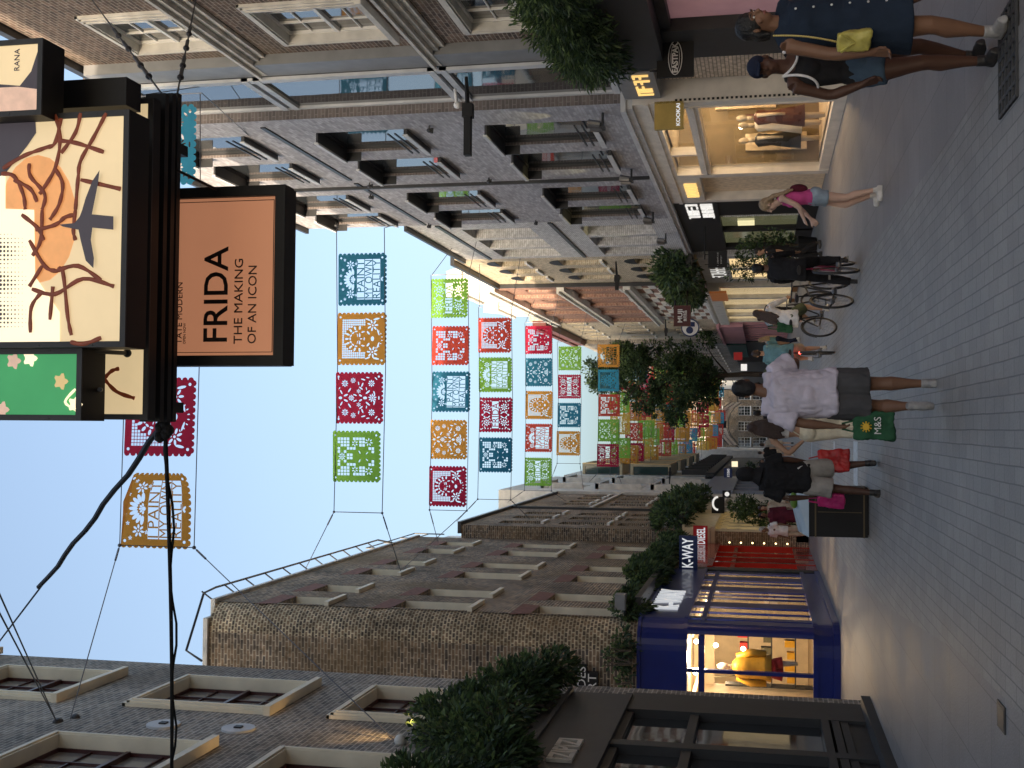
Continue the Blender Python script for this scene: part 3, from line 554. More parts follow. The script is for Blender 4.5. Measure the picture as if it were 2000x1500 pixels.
# wall mounted floods and wire brackets
b0=None
for i,(y,z) in enumerate([(23.1,8.15),(28.3,11.2),(28.25,8.1),(34.4,11.4),(33.7,14.1),(34.4,8.1),(29.7,11.65)]):
    b=MB(); b.ell((6.0,y,z),(.05,.07,.06),0,8,6); b.tube([(6.1,y,z),(5.98,y,z)],.02,6); b.tube([(6.1,y+.2,z),(5.99,y+.2,z+.01)],.03,6); o=b.build('wire_bracket','dark',R1)
for i,(y,z) in enumerate([(22.75,4.55),(27.9,4.55),(33.6,4.55),(37.4,4.5)]):
    t=thing('spotlight',(5.9,y,z),['grey twin uplighter on the slate brick wall nearest the glazed bay','grey twin uplighter between the second and third slate wall windows','grey twin uplighter near the far end of the slate wall','grey twin uplighter on the white brick wall'][i],'lamp','uplighters on the right hand walls')
    b=MB(); b.tube([(6.1,y,z),(5.82,y,z)],.025,6); b.box(5.8,5.86,y-.2,y+.2,z-.03,z+.03); b.build('bracket','dark_grey',t)
    b=MB()
    for k in (-.16,.16): b.tube([(5.83,y+k,z+.03),(5.86,y+k,z+.26)],[.07,.085],10)
    b.build('lamp_head','metal',t)
    l=D.lights.new('uplight','SPOT'); l.energy=12; l.color=(1,.86,.4); l.spot_size=R(50); l.shadow_soft_size=.03; o=D.objects.new('uplight',l); COL.objects.link(o); o.location=(5.88,y,z+.3); o.rotation_euler=(R(180),R(-8),0)
# ground floor: white cornice, taupe shopfront, wood porch, black shop
mb=MB(); mb.box(5.9,6.3,22.0,41.3,4.02,4.12); mb.box(5.96,6.3,22.05,41.3,3.9,4.018); mb.build('cornice','lead',R1)
mb=MB()
mb.box(6.02,7.2,22.0,22.32,0,3.5); mb.box(6.02,7.5,22.0,32.0,3.5,3.895); mb.box(5.99,6.05,21.97,32.0,3.6,3.7)
mb.box(6.02,6.3,22.33,28.35,2.7,2.93); mb.box(5.98,6.1,22.33,28.35,2.78,2.85); mb.box(6.02,6.35,22.33,28.35,0,.22); mb.box(6.02,6.2,26.3,26.42,2.93,3.5); mb.box(6.0,6.4,28.35,28.7,0,3.5)
mb.box(6.0,6.06,22.3,22.36,.2,3.5); mb.build('shopfront','taupe',R1)
b=MB()
for k in range(34): z=.25+k*.085; b.box(6.05,6.09,21.985,22.0,z,z+.045)
b.build('perforated_trim','black',R1)
b=MB(); b.poly([(6.12,22.34,.2),(6.12,28.34,.2),(6.12,28.34,2.72),(6.12,22.34,2.72)]); b.poly([(6.12,22.34,2.92),(6.12,28.34,2.92),(6.12,28.34,3.5),(6.12,22.34,3.5)]); b.build('shop_window','clear_glass',R1,fix=False)
b=MB(); x0,x1,y0,y1=6.2,10.5,22.35,28.3
b.poly([(x0,y0,.22),(x1,y0,.22),(x1,y1,.22),(x0,y1,.22)],1); b.poly([(x0,y0,3.45),(x1,y0,3.45),(x1,y1,3.45),(x0,y1,3.45)]); b.poly([(x1,y0,0),(x1,y1,0),(x1,y1,3.5),(x1,y0,3.5)]); b.poly([(x0,y1,0),(x1,y1,0),(x1,y1,3.5),(x0,y1,3.5)],2)
b.poly([(7.4,y0,0),(x1,y0,0),(x1,y0,3.5),(7.4,y0,3.5)])
b.build('shop_interior',['shop_inner','wood_panel',mat('olive_wall',(.2,.15,.08),.6,var=.3,vs=2)],R1,fix=False)
b=MB(); b.box(8.2,8.5,28.1,28.28,1.3,2.3); b.box(7.5,7.9,28.15,28.28,1.2,2.6,1); b.box(6.5,6.9,28.2,28.28,.5,1.9,1); b.box(8.2,8.6,25,27,.2,1.0,1); b.box(7.3,7.34,28.1,28.27,1.5,1.9,2); b.box(7.95,8.15,28.2,28.28,1.4,2.0,3)
for k in range(16): b.box(8.9+.06*k,8.94+.06*k,25.2,25.6,.9+.1*(k%3),1.7,k%4)
for k in range(14): b.box(10.1,10.4,23+.3*k,23.2+.3*k,1.0,1.9,(k*3)%4)
b.build('display_fittings',['gold_lit','wood_panel','redbrown','white_paint'],R1)
b=MB()
for (x,y,z) in ((6.8,23.5,3.3),(6.9,25,3.3),(7.1,26.8,3.3),(8.5,24.5,3.3),(8.5,27,3.3),(7,27.9,2.0)): b.ell((x,y,z),(.06,.06,.05),0,8,6)
b.build('ceiling_bulb','bulb',R1)
plight('shop_lamp',(7.0,24.0,3.1),34); plight('shop_lamp',(7.6,26.8,3.0),30)
for i,(x,y,m_,lb) in enumerate(((6.5,25.2,'redbrown','mannequin in a brown dress in the gold lit corner window'),(6.8,27.0,'white_paint','mannequin in a white dress behind the brown dressed one'),(6.62,27.7,'dark','mannequin in dark clothes deepest in the gold lit window'))):
    t=thing('mannequin',(x,y,.22),lb,'mannequin')
    b=MB(); b.ell((x,y,1.93),(.07,.09,.12)); b.tube([(x,y,1.85),(x,y,1.68)],.045)
    for s in (-.08,.08): b.tube([(x,y+s,.9),(x,y+s,.24)],[.06,.035])
    for s in (-1,1): b.tube([(x,y+s*.18,1.62),(x,y+s*.25,1.3),(x,y+s*.22,1.05)],[.045,.035,.03])
    b.build('figure','skin_mannequin',t,True)
    b=MB(); b.tube([(x,y,1.68),(x,y,1.6),(x,y,1.3),(x,y,1.15),(x,y,.65)],[.07,.16,.13,.16,.24],12); b.build('dress',m_,t,True)
mb=MB(); mb.box(6.25,6.6,28.72,31.7,0,3.0); mb.box(6.02,6.5,28.72,31.7,3.0,3.5,1); mb.box(6.02,6.3,31.7,31.98,0,3.5,1); mb.build('wood_porch',['wood_panel','taupe'],R1)
text('lettering','KOOKAI',.42,(6.0,30.2,3.25),R(-90),'gold_em',R1,.03,bold=.012)
mb=MB(); mb.box(6.06,6.6,32.0,41.25,2.72,3.88); mb.box(6.1,6.5,32.0,34.5,0,2.72); mb.box(6.1,6.5,37.2,37.5,0,2.72); mb.box(6.1,6.5,40.6,41.25,0,2.72); mb.box(6.1,6.5,34.5,40.6,0,.5); mb.build('dark_shopfront',['black'],R1)
b=MB(); b.poly([(6.25,34.5,.5),(6.25,40.6,.5),(6.25,40.6,2.72),(6.25,34.5,2.72)]); b.build('shop_window',mat('dim_window',(.05,.055,.04),.12,em=(.6,.6,.3),es=.03,var=.4,vs=1.5),R1,fix=False)
b=MB(); b.box(6.2,6.23,36.2,36.95,1.75,2.25); b.build('lit_poster',mat('poster',(.7,.65,.4),.5,em=(1,.9,.5),es=.2,var=.2,vs=4),R1)
strokes('white_lettering',Fr('R',6.06),32.4,34.6,2.85,3.65,'white_lit',R1,2,6,.05,3)
# ================================================================ RIGHT: white brick, beige arched, red brick, beige, far row
R2=thing('brick_house',(6.1,38.5,0),'narrow white glazed brick house with triple deep window slots, right side','building')
fr=Fr('R',6.1); H=[(a,a+1.75,c,d) for a in (35.7,37.85,40.0) for c,d in ((4.8,7.0),(8.55,10.7))]
mb=MB(); fr.wall(mb,34.76,42.2,3.9,12.2,H,0,.45); bodybox(mb,6.1,16,34.76,42.2,0,12.2,'w'); mb.build('wall',['brick_white'],R2,fix=False)
for h in H: window(R2,fr,*h,'dark',.45)
mb=MB(); mb.box(6.06,6.12,34.8,42.1,11.2,11.32); mb.box(6.06,6.12,34.8,42.1,7.7,7.82); mb.box(5.95,6.3,34.8,42.2,12.2,12.3); mb.build('metal_trim','dark',R2)
R3=thing('brick_house',(6.1,46,0),'beige brick house with arched windows beside the white brick house','building')
H=[(a,a+1.3,c,d) for a in (42.95,45.15,47.35) for c,d in ((4.6,6.1),(7.35,8.9),(10.15,11.3))]
mb=MB(); fr.wall(mb,42.22,49.95,3.9,12.65,H,0,.25); bodybox(mb,6.1,16,42.22,49.95,0,12.65,'w'); mb.build('wall',['brick_beige'],R3,fix=False)
for h in H: window(R3,fr,*h,'sash_sill_wht',.25)
for a,b_,c,d in H:
    mb=MB(); mb.prism([(6.085,a+.65+.65*math.cos(R(t)),d+.002+.42*math.sin(R(t))) for t in range(0,181,18)],(.02,0,0)); mb.build('arch_head','black',R3)
mb=MB(); mb.box(5.9,6.3,42.2,49.95,12.65,12.8); mb.box(5.93,6.08,49.75,49.9,4,12.6); mb.build('gutter','dark',R3)
R4=thing('brick_house',(6.1,58,0),'red brick house with stone gables, stone bands and checkered stone lower storey','building')
H=[(a,a+1.7,c,d) for a in (51.2,55.2,59.2,63.2) for c,d in ((7.7,9.6),(10.4,12.0))]
mb=MB(); fr.wall(mb,50,67.5,3.9,13.2,H,0,.3); bodybox(mb,6.1,16,50,67.5,0,13.2,'w'); mb.build('wall',['brick_red'],R4,fix=False)
for h in H: window(R4,fr,*h,'sash_sill_wht_stone',.3)
mb=MB()
for a in (50,54.1,58.1,62.1,66.5): mb.box(5.95,6.1,a,a+.9,7.2,12.9,1)
for z,p in ((7.0,.3),(9.85,.32),(12.9,.3)): mb.box(6.1-p,6.1,50,67.5,z,z+.22); mb.box(6.1-p-.1,6.1,50,67.5,z+.222,z+.32)
for a in (51,58.5):   # stone gable dormers
    mb.box(5.9,7.5,a,a+4.2,13.2,14.6); mb.box(5.8,7.6,a-.15,a+4.35,14.602,14.8); mb.prism([(5.95,a+.4,14.8),(5.95,a+3.8,14.8),(5.95,a+2.1,15.9)],(1.2,0,0))
rnd=random.Random(4)
for j in range(9):
    for k in range(9):
        if (j+k)%2==0: mb.box(6.05,6.1,50.2+k*1.9,50.2+k*1.9+1.85,4.2+j*.31,4.2+j*.31+.305)
mb.build('stone_trim',['stone_white','brick_red'],R4)
mb=MB(); mb.tube([(5.9,53,4.0),(5.9,66.5,4.0)],.2,10); mb.box(5.7,6.1,50,67,3.3,3.8)
for y in (50,54.5,59,63,66.6): mb.box(5.85,6.1,y,y+.5,0,3.3)
mb.build('shopfront','stone',R4)
b=MB(); b.poly([(6.02,50,.3),(6.02,67,.3),(6.02,67,3.3),(6.02,50,3.3)]); b.build('shop_window','warm_window',R4,fix=False)
b=MB(); b.box(5.62,5.72,50.3,53.5,3.0,3.7); b.build('copper_fascia',mat('copper',(.3,.09,.04),.35,em=(1,.35,.1),es=.03,metal=.5),R4)
strokes('white_lettering',Fr('R',6.05),44.2,48.3,2.9,3.6,'white_lit',R3,1,6,.06,9)
b=MB(); b.box(6.0,6.3,42.3,49.8,2.7,3.8); b.box(6.05,6.3,42.3,49.8,0,.4)
for y in (42.3,45.5,48.8): b.box(6.02,6.3,y,y+.6,.4,2.7)
b.build('grey_shopfront','lead',R3); b=MB(); b.poly([(6.1,42.4,.4),(6.1,49.4,.4),(6.1,49.4,2.7),(6.1,42.4,2.7)]); b.build('shop_window',mat('bright_window',(.6,.45,.2),.3,em=(1,.72,.35),es=.22,var=.5,vs=1.0),R3,fix=False)
R5=thing('brick_house',(6.1,75,0),'beige brick house with small paired windows and pink shop, beyond the red brick','building')
H=[(a,a+1.0,c,d) for a in (69,71.6,74.2,77,79.6) for c,d in ((5.3,6.9),(8.6,10.2),(11.8,13.0))]
mb=MB(); fr.wall(mb,67.5,83,3.9,14.8,H,0,.2); bodybox(mb,6.1,16,67.5,83,0,14.8,'w'); mb.build('wall',['brick_beige'],R5,fix=False)
for h in H: window(R5,fr,*h,'sash_sill_wht',.2)
mb=MB(); mb.box(5.7,6.1,67.5,83,13.8,14.3); mb.box(5.6,6.1,67.5,83,14.302,14.6); mb.build('cornice','redbrown',R5)
mb=MB(); mb.box(5.6,6.1,67.3,80.5,2.6,3.9); mb.box(5.5,6.1,67.2,80.6,3.9,4.05); 
for k in range(8): y=67.5+1.7*k; mb.box(5.75,6.1,y,y+.7,0,2.6)
mb.box(5.8,6.1,67.5,80.5,0,.6); mb.build('pink_shopfront','pink',R5)
b=MB(); b.poly([(6.0,67.5,.5),(6.0,80.5,.5),(6.0,80.5,2.6),(6.0,67.5,2.6)]); b.build('shop_window',mat('dark_pink_glass',(.1,.03,.05),.1),R5,fix=False)
mb=MB(); mb.box(5.5,6.1,80.7,95,2.6,3.9); mb.box(5.7,6.1,80.7,95,0,2.6,1); mb.build('teal_shopfront',['teal','dark'],R5)
R6=thing('brick_terrace',(6,110,0),'brick terrace with white window trims behind the street tree, far right','building')
fr=Fr('R',5.8); H=[(a,a+1.1,c,d) for a in (86,89.5,93,96.5,100,104,108,113,118,123,128) for c,d in ((4.8,6.6),(7.8,9.6),(11,12.4))]
mb=MB(); fr.wall(mb,83.01,150,3.6,14.2,H,0,.2); bodybox(mb,5.8,16,83.01,150,0,14.2,'w'); mb.build('wall',['brick_grey'],R6,fix=False)
for h in H: window(R6,fr,*h,'sash_sill_wht',.2)
b=MB(); b.box(5.2,5.8,96,150,0,3.5,0); b.build('shopfront','dark',R6)
R7=thing('brick_house',(3,172,0),'sandy brick house with white windows closing the far end of the street','building')
fr=Fr('F',170); H=[(a,a+1.3,c,d) for a in (-7.1,-4.9,-2.7,-.5,1.7,3.9) for c,d in ((1.0,2.9),(3.2,4.9),(7.1,8.8),(9.5,11.1))]
mb=MB(); fr.wall(mb,-9,5.2,0,11.9,H,0,.15); bodybox(mb,-9,5.2,170,182,0,11.9,'s'); mb.build('wall',['brick_stock'],R7,fix=False)
for h in H: window(R7,fr,*h,'sash_sill_wht',.15)
mb=MB(); mb.prism([(-9.2,169.7,11.9),(5.4,169.7,11.9),(5.4,175,15.5),(-9.2,175,15.5)],(0,.2,.1)); mb.build('roof','slate_roof',R7)
R8=thing('pitched_house',(9,176,0),'grey roofed building stepping up behind the sandy brick house','building')
mb=MB(); mb.box(5.4,22,171,186,0,9.5); mb.build('wall','stone_white',R8); mb=MB(); mb.prism([(5.2,170.6,9.5),(22,170.6,9.5),(22,178,13.5),(5.2,178,13.5)],(0,.2,.1)); mb.build('roof','lead',R8)
L6=thing('brick_terrace',(-3,160,0),'plain brick terrace behind the white rendered house','building')
mb=MB(); mb.box(-16,-3.2,150.2,169,0,9.5); mb.build('wall','brick_grey',L6)
# ================================================================ BUNTING
FS=1.25
def glyph_splines(s,size,sx=1.0):
    cu=D.curves.new('t','FONT'); cu.body=s; cu.size=size; cu.align_x='CENTER'; cu.align_y='CENTER'; cu.offset=.004; cu.space_character=1.02
    o=D.objects.new('t',cu); COL.objects.link(o); bpy.context.view_layer.objects.active=o
    for q in bpy.context.selected_objects: q.select_set(False)
    o.select_set(True); bpy.ops.object.convert(target='CURVE'); out=[]
    from mathutils.geometry import interpolate_bezier
    for sp in o.data.splines:
        pts=[]; bp=sp.bezier_points; n=len(bp)
        for i in range(n):
            a,b=bp[i],bp[(i+1)%n]; st=(a.handle_right-a.co).length+(b.handle_left-b.co).length
            seg=interpolate_bezier(a.co,a.handle_right,b.handle_left,b.co,4 if st>1e-4 else 2); pts+=[(p.x*sx,p.y) for p in seg[:-1]]
        out.append(pts)
    D.objects.remove(o); return out
def circ(cx,cy,r,n=10,ry=None,rot=0):
    ry=r if ry is None else ry; c,s=math.cos(rot),math.sin(rot)
    return [(cx+r*math.cos(2*math.pi*k/n)*c-ry*math.sin(2*math.pi*k/n)*s, cy+r*math.cos(2*math.pi*k/n)*s+ry*math.sin(2*math.pi*k/n)*c) for k in range(n)]
def petals(cx,cy,r,n,w=.32,r0=.45,ph=0,arc=2*math.pi):
    return [circ(cx+r*.5*(1+r0)*math.cos(ph+arc*k/n),cy+r*.5*(1+r0)*math.sin(ph+arc*k/n),r*(1-r0)*.5,8,r*w*.5,ph+arc*k/n) for k in range(n)]
BANDS={'A':set(),'B':set()}; GLY={'A':set(),'B':set()}
def flag_design(kind):
    out=[]; b=[(0,1)]; nb=11
    for side in range(3):
        for k in range(nb):
            for j in range(5):
                a=math.pi*j/4; t=(k+.5)/nb; q=.5/nb*.92; off=.038*math.sin(a); tt=t-q*math.cos(a)
                b.append([( -off,1-tt),(tt,-off),(1+off,tt)][side])
    b.append((1,1)); out.append(b)
    H=[]
    for x,y in ((.06,.94),(.94,.94),(.06,.06),(.94,.06)): H.append(circ(x,y,.022,8))
    def grid(keep,x0=.1,x1=.9,y0=.1,y1=.9,n=15):
        g=(x1-x0)/n
        for i in range(n):
            for j in range(int((y1-y0)/g+.01)):
                cx,cy=x0+g*(i+.5),y0+g*(j+.5)
                if not keep(cx,cy): q=g*.4; H.append([(cx-q,cy-q),(cx+q,cy-q),(cx+q,cy+q),(cx-q,cy+q)])
    if kind=='A':
        for i,s in enumerate(('I PAINT','MY OWN','REALITY')):
            y0=.445-.17*i; H.append([(.09,y0),(.91,y0),(.91,y0+.155),(.09,y0+.155)]); BANDS['A'].add(len(H))
            G=glyph_splines(s,.2,1.0); xs=[p[0] for g in G for p in g]; ys=[p[1] for g in G for p in g]; kx=.78/(max(xs)-min(xs)); ky=.163/(max(ys)-min(ys)); mx,my=(max(xs)+min(xs))/2,(max(ys)+min(ys))/2
            for g in G: H.append([(.5+(p[0]-mx)*kx,y0+.0775+(p[1]-my)*ky) for p in g]); GLY['A'].add(len(H))
        H+=petals(.5,.66,.23,9,.24,.4,math.radians(10),math.pi*1.0); H+=[circ(.5,.665,.03)]; H+=petals(.5,.66,.08,5,.4,.4,math.radians(20),math.pi)
        for x in (.2,.8): H+=petals(x,.74,.09,7,.35,.3); H.append(circ(x,.74,.016,8))
        for x,y in ((.1,.86),(.3,.9),(.7,.9),(.9,.86),(.18,.62),(.82,.62),(.42,.945),(.58,.945)): H+=petals(x,y,.032,5,.45,.1)
        H+=petals(.5,.045,.05,7,.3,.3,math.radians(10),math.pi*.95)
    if kind=='B':
        y0=.4; H.append([(.09,y0),(.91,y0),(.91,y0+.2),(.09,y0+.2)]); BANDS['B'].add(len(H)); G=glyph_splines('FRIDA',.2); xs=[p[0] for g in G for p in g]; ys=[p[1] for g in G for p in g]; kx=.72/(max(xs)-min(xs)); ky=.208/(max(ys)-min(ys)); mx,my=(max(xs)+min(xs))/2,(max(ys)+min(ys))/2
        for g in G: H.append([(.5+(p[0]-mx)*kx,y0+.1+(p[1]-my)*ky) for p in g]); GLY['B'].add(len(H))
        for sx in (-1,1):
            for sy in (-1,1):
                cx,cy=.5+sx*.24,.5+sy*.27
                H+=petals(cx,cy,.11,8,.3,.35,.2); H.append(circ(cx,cy,.022,8))
                for k in range(7): a=R(25+40*k); H.append(circ(cx+.155*math.cos(a)*sx,cy+.14*math.sin(a)*sy,.034,8,.013,a*sx*sy+1.2))
                for k in range(4): H.append(circ(.5+sx*(.42),.5+sy*(.14+.085*k),.025,7,.014,.6*sx))
                H.append(circ(.5+sx*.06,.5+sy*.2,.05,8,.018,.9*sx*sy)); H.append(circ(.5+sx*.07,.5+sy*.33,.055,8,.016,-.7*sx*sy))
            H.append(circ(.5,.5+sx*.4,.03,8,.03))
    if kind=='C':
        grid(lambda x,y:((x-.5)**2/.27**2+(y-.52)**2/.34**2)<1 or y<.42 or abs(x-.5)>.41 or y>.9,n=18)
        for k in range(9): a=R(-5+190*k/8); H.append(circ(.5+.225*math.cos(a),.55+.25*math.sin(a),.042,8,.022,a))
        for k in range(7): a=R(15+150*k/6); H.append(circ(.5+.155*math.cos(a),.56+.17*math.sin(a),.03,8,.016,a+1.57))
        for s in (-1,1):
            H.append(circ(.5+s*.075,.53,.042,8,.016,s*.1)); H.append(circ(.5+s*.07,.575,.045,7,.008,s*.3)); H.append(circ(.5+s*.14,.46,.014,8,.04,s*.2)); H.append(circ(.5+s*.12,.35,.02,8,.045,-s*.9))
            H+=petals(.5+s*.27,.26,.12,7,.3,.3,.3*s); H.append(circ(.5+s*.27,.26,.02,8))
            H.append(circ(.5+s*.4,.18,.02,8,.07,s*.2)); H.append(circ(.5+s*.13,.14,.07,8,.015,s*.35)); H.append(circ(.5+s*.39,.36,.06,8,.015,s*1.2))
        H.append(circ(.5,.5,.01,6,.03)); H.append(circ(.5,.435,.035,8,.012)); H.append(circ(.5,.26,.05,10,.035))
        for k in range(7): a=R(200+20*k); H.append(circ(.5+.2*math.cos(a),.25+.19*math.sin(a),.02,7,.009,a))
    if kind=='D':
        for s in (-1,1):
            for (x,y,r,n) in ((.3,.8,.075,8),(.36,.62,.06,7),(.3,.22,.075,8),(.14,.5,.05,6)): H+=petals(.5+s*x,y,r,n,.35,.3); H.append(circ(.5+s*x,y,.013,7))
            for (x,y,a,l) in ((.12,.88,.5,.05),(.16,.7,-.6,.055),(.2,.45,.9,.05),(.27,.42,-.4,.05),(.38,.4,1.3,.05),(.12,.3,-.9,.06),(.1,.16,.3,.05),(.4,.12,.8,.04),(.4,.94,.2,.03),(.2,.92,-.5,.03),(.06,.58,1.2,.045),(.3,.5,.2,.04),(.42,.3,1.4,.04),(.19,.33,.2,.035)): H.append(circ(.5+s*x,y,l,8,l*.3,s*a))
            H.append(circ(.5+s*.055,.78,.02,8,.05,s*.4)); H.append(circ(.5+s*.05,.46,.018,7,.04,-s*.5))
        H+=petals(.5,.66,.065,8,.35,.3); H.append(circ(.5,.66,.014)); H+=petals(.5,.2,.09,9,.3,.3); H.append(circ(.5,.2,.02)); H.append(circ(.5,.36,.03,8,.045)); H.append(circ(.5,.9,.03,8,.04)); H.append(circ(.5,.06,.04,8,.015))
    if kind=='E':
        def keep(x,y):
            dx=abs(x-.5); heart=(dx/.19)**2+((y-.36)/.2)**2<1 or (y<.36 and dx<.19*(y-.06)/.3)
            ray=any(abs(dx*math.sin(a)-(y-.36)*math.cos(a))<.035 and y>.36 for a in (R(35),R(68))) and dx*math.cos(.9)+(y-.36)*math.sin(.9)>0
            return heart or ray or (dx-.3)**2+(y-.22)**2<.0121 or (dx-.27)**2+(y-.52)**2<.0081 or (dx**2+(y-.8)**2)<.0110
        grid(keep,n=12)
        for s in (-1,1):
            H+=petals(.5+s*.3,.22,.085,7,.3,.35); H+=petals(.5+s*.27,.52,.07,6,.35,.3); H.append(circ(.5+s*.09,.42,.04,8,.012,s*.5)); H.append(circ(.5+s*.07,.26,.035,8,.01,-s*.8))
        H+=petals(.5,.8,.08,8,.3,.3); H.append(circ(.5,.8,.016))
    return out+H
def flag_mesh(kind):
    from mathutils.geometry import delaunay_2d_cdt
    def area(p): return sum(p[i][0]*p[(i+1)%len(p)][1]-p[(i+1)%len(p)][0]*p[i][1] for i in range(len(p)))
    D_=flag_design(kind); P=[V((x,y)) for q in D_ for x,y in q]; E=[]; b=0
    for q in D_:
        n=len(q); E+=[(b+i,b+(i+1)%n) for i in range(n)]; b+=n
    r=delaunay_2d_cdt(P,E,[],0,1e-5); vs,fs=r[0],r[2]
    bb=[(min(x for x,y in q),max(x for x,y in q),min(y for x,y in q),max(y for x,y in q)) for q in D_]
    def inside(q,x,y):
        c=False; n=len(q)
        for i in range(n):
            x0,y0=q[i]; x1,y1=q[i-1]
            if (y0>y)!=(y1>y) and x<(x1-x0)*(y-y0)/(y1-y0)+x0: c=not c
        return c
    keep=[]
    for f in fs:
        x=sum(vs[i].x for i in f)/len(f); y=sum(vs[i].y for i in f)/len(f)
        ins=[k for k,q in enumerate(D_) if bb[k][0]<=x<=bb[k][1] and bb[k][2]<=y<=bb[k][3] and inside(q,x,y)]
        if 0 not in ins: continue
        if len(ins)==1 or (kind in 'AB' and any(k in BANDS[kind] for k in ins) and sum(1 for k in ins if k in GLY[kind])%2==1 and not any(k not in GLY[kind] and k not in BANDS[kind] and k for k in ins)): keep.append(f)
    me=D.meshes.new('flag_'+kind); me.from_pydata([((p.x-.5)*FS,0,(p.y-1)*FS) for p in vs],[],keep); me.materials.append(None); me.update(); return me
FM={k:flag_mesh(k) for k in 'ABCDE'}
FC={'orange':(.68,.31,.05),'crimson':(.46,.012,.055),'red':(.62,.07,.045),'teal':(.02,.18,.29),'green':(.25,.54,.07),'blue':(.05,.34,.5),'yellow':(.75,.48,.08)}
for k,c in FC.items(): mat('felt_'+k,c,.8,var=.1,vs=5,trans=.5)
DN={'A':'I PAINT MY OWN REALITY pennant','B':'FRIDA lettered pennant','C':'flower-crowned face pennant','D':'scattered flowers pennant','E':'heart over grid pennant'}; ORD='first second third fourth fifth sixth seventh eighth ninth tenth eleventh twelfth thirteenth fourteenth fifteenth sixteenth seventeenth eighteenth nineteenth twentieth'.split()
ROWS=[(19.3,'nearest the camera',[('blue','D',243,388,215,360),('crimson','C',245,390,742,885),('orange','A',237,384,921,1064)]),
(30.2,'in the large row of four',[('teal','A',661,755,499,594),('orange','C',659,753,614,710),('crimson','D',656,750,730,824),('green','E',650,746,844,938)]),
(39.1,'in the second row, five long',[('green','B',842,915,547,619),('red','E',844,916,639,711),('teal','A',844,917,728,802),('orange','D',841,915,822,894),('crimson','C',838,911,912,986)]),
(43.2,'in the third row, four long',[('red','C',934,999,623,687),('green','A',935,1000,700,764),('crimson','B',936,1001,778,842),('teal','E',936,1000,856,920)]),
(54.6,'in the fourth row, five long',[('crimson','E',1026,1079,638,690),('teal','D',1026,1079,701,753),('orange','C',1026,1079,765,817),('red','A',1026,1079,829,881),('green','B',1025,1078,895,947)]),
(62.9,'in the small fifth row near rooftops',[('green','D',1091,1136,678,722),('crimson','B',1090,1135,733,777),('teal','E',1089,1134,788,833),('orange','C',1087,1132,843,888)]),
(70.6,'in the row crossing the tree top',[('orange','A',1167,1209,674,716),('blue','C',1168,1210,723,763),('red','E',1169,1210,771,812),('green','D',1168,1208,820,861),('crimson','B',1166,1206,868,910)])]
GRP='paper-cut pennants strung across the street'
def flag(col,kind,X,Y,Z,lab,s=1.0,rz=0,rx=0,me=None):
    o=D.objects.new('pennant',me or FM[kind]); COL.objects.link(o); o.location=(X,Y,Z); o.scale=(s,1,s); o.rotation_euler=(rx,0,rz)
    o.material_slots[0].link='OBJECT'; o.material_slots[0].material=M['felt_'+col]; return tag(o,lab,'flag',GRP)
def curl(kind):   # bunched right-hand edge of the nearest orange pennant
    me=FM[kind].copy()
    for v in me.vertices:
        u=v.co.x/FS+.5; h=-v.co.z/FS; k=max(0,u-.55)/.45; v.co.y+=.12*math.sin(k*2.2)*h; v.co.z-=.0; v.co.z=v.co.z*(1-.12*k*h)-.0; v.co.z-= .22*k*k*(1-h)*1.0; v.co.x-=.05*k*k
    return me
rnd=random.Random(11)
wmats='steel_wire'
for ri,(Y,desc,fl) in enumerate(ROWS):
    zt=[];
    for (c,k,x0,x1,y0,y1) in fl:
        p=onY(x0,(y0+y1)/2,Y); q=onY(x1,(y0+y1)/2,Y); a=onY(x0,y0,Y); b_=onY(x0,y1,Y); s=abs(a.x-b_.x)/FS
        o=flag(c,k,p.x,Y,p.z,'%s %s %s'%(c,DN[k],desc),s,rnd.uniform(-.05,.05),rnd.uniform(-.04,.04),curl(k) if (ri==0 and c=='orange') else None)
        zt.append((p.z,q.z,p.x))
    top=sum(z[0] for z in zt)/len(zt)+.01; bot=sum(z[1] for z in zt)/len(zt)+.02
    yl={0:1067,1:1000,2:996,3:975,4:958,5:905,6:925}[ri]; yr={0:190,1:447,2:537,3:600,4:630,5:668,6:668}[ri]
    L_=onY(300,yl,Y).x if ri==0 else onY(fl[0][2],yl,Y).x; R_=onY(fl[0][2],yr,Y).x
    b=MB(); wr=.009 if Y<25 else .012
    for z in (top,bot): b.tube([(L_,Y,z),((L_+R_)/2,Y,z-.05),(R_,Y,z+.03)],wr,5)
    b.tube([(L_,Y,top),(L_,Y,bot)],wr,5)
    if ri not in (1,): b.tube([(R_,Y,top),(R_,Y,bot)],wr,5)
    la=[(-4.2,15.3,11.1),(-4.2,15.28,6.3)] if ri==0 else [(-4.0,31.15,13.9),(-4.0,31.0,11.1)] if ri==1 else [(-4,39.1,12.3),(-4,31.8,11.3)] if ri==2 else [(-3.6,Y,top+.8),(-3.6,Y+1,bot-.6)]
    if ri in (5,6): la=[(-3.35,Y,top+.5),(-3.4,Y,bot-.2)]
    ra=[(6.3,20.3,11.8),(6.1,23.2,12.15)] if ri==0 else [(6.1,34.0,14.2),(6.1,34.4,12.4)] if ri==1 else [(6.1,Y+.3,min(12.0,top+.2)),(6.1,Y-1,bot-.5)]
    for z,t in ((top,la[0]),(bot,la[1])): b.tube([(L_,Y,z),t],wr,5)
    for z,t in ((top,ra[0]),(bot,ra[1])): b.tube([(R_,Y,z),t],wr,5)
    for z in (top,bot):
        b.ell((L_,Y,z),(.035,.035,.035)); t=V(la[0] if z==top else la[1]); d=(t-V((L_,Y,z))).normalized(); b.tube([V((L_,Y,z))+d*.12,V((L_,Y,z))+d*.5],.02,6)
    tag(b.build('bunting_wire',wmats),'thin steel wires carrying the pennants '+desc,'wire','wires across the street')
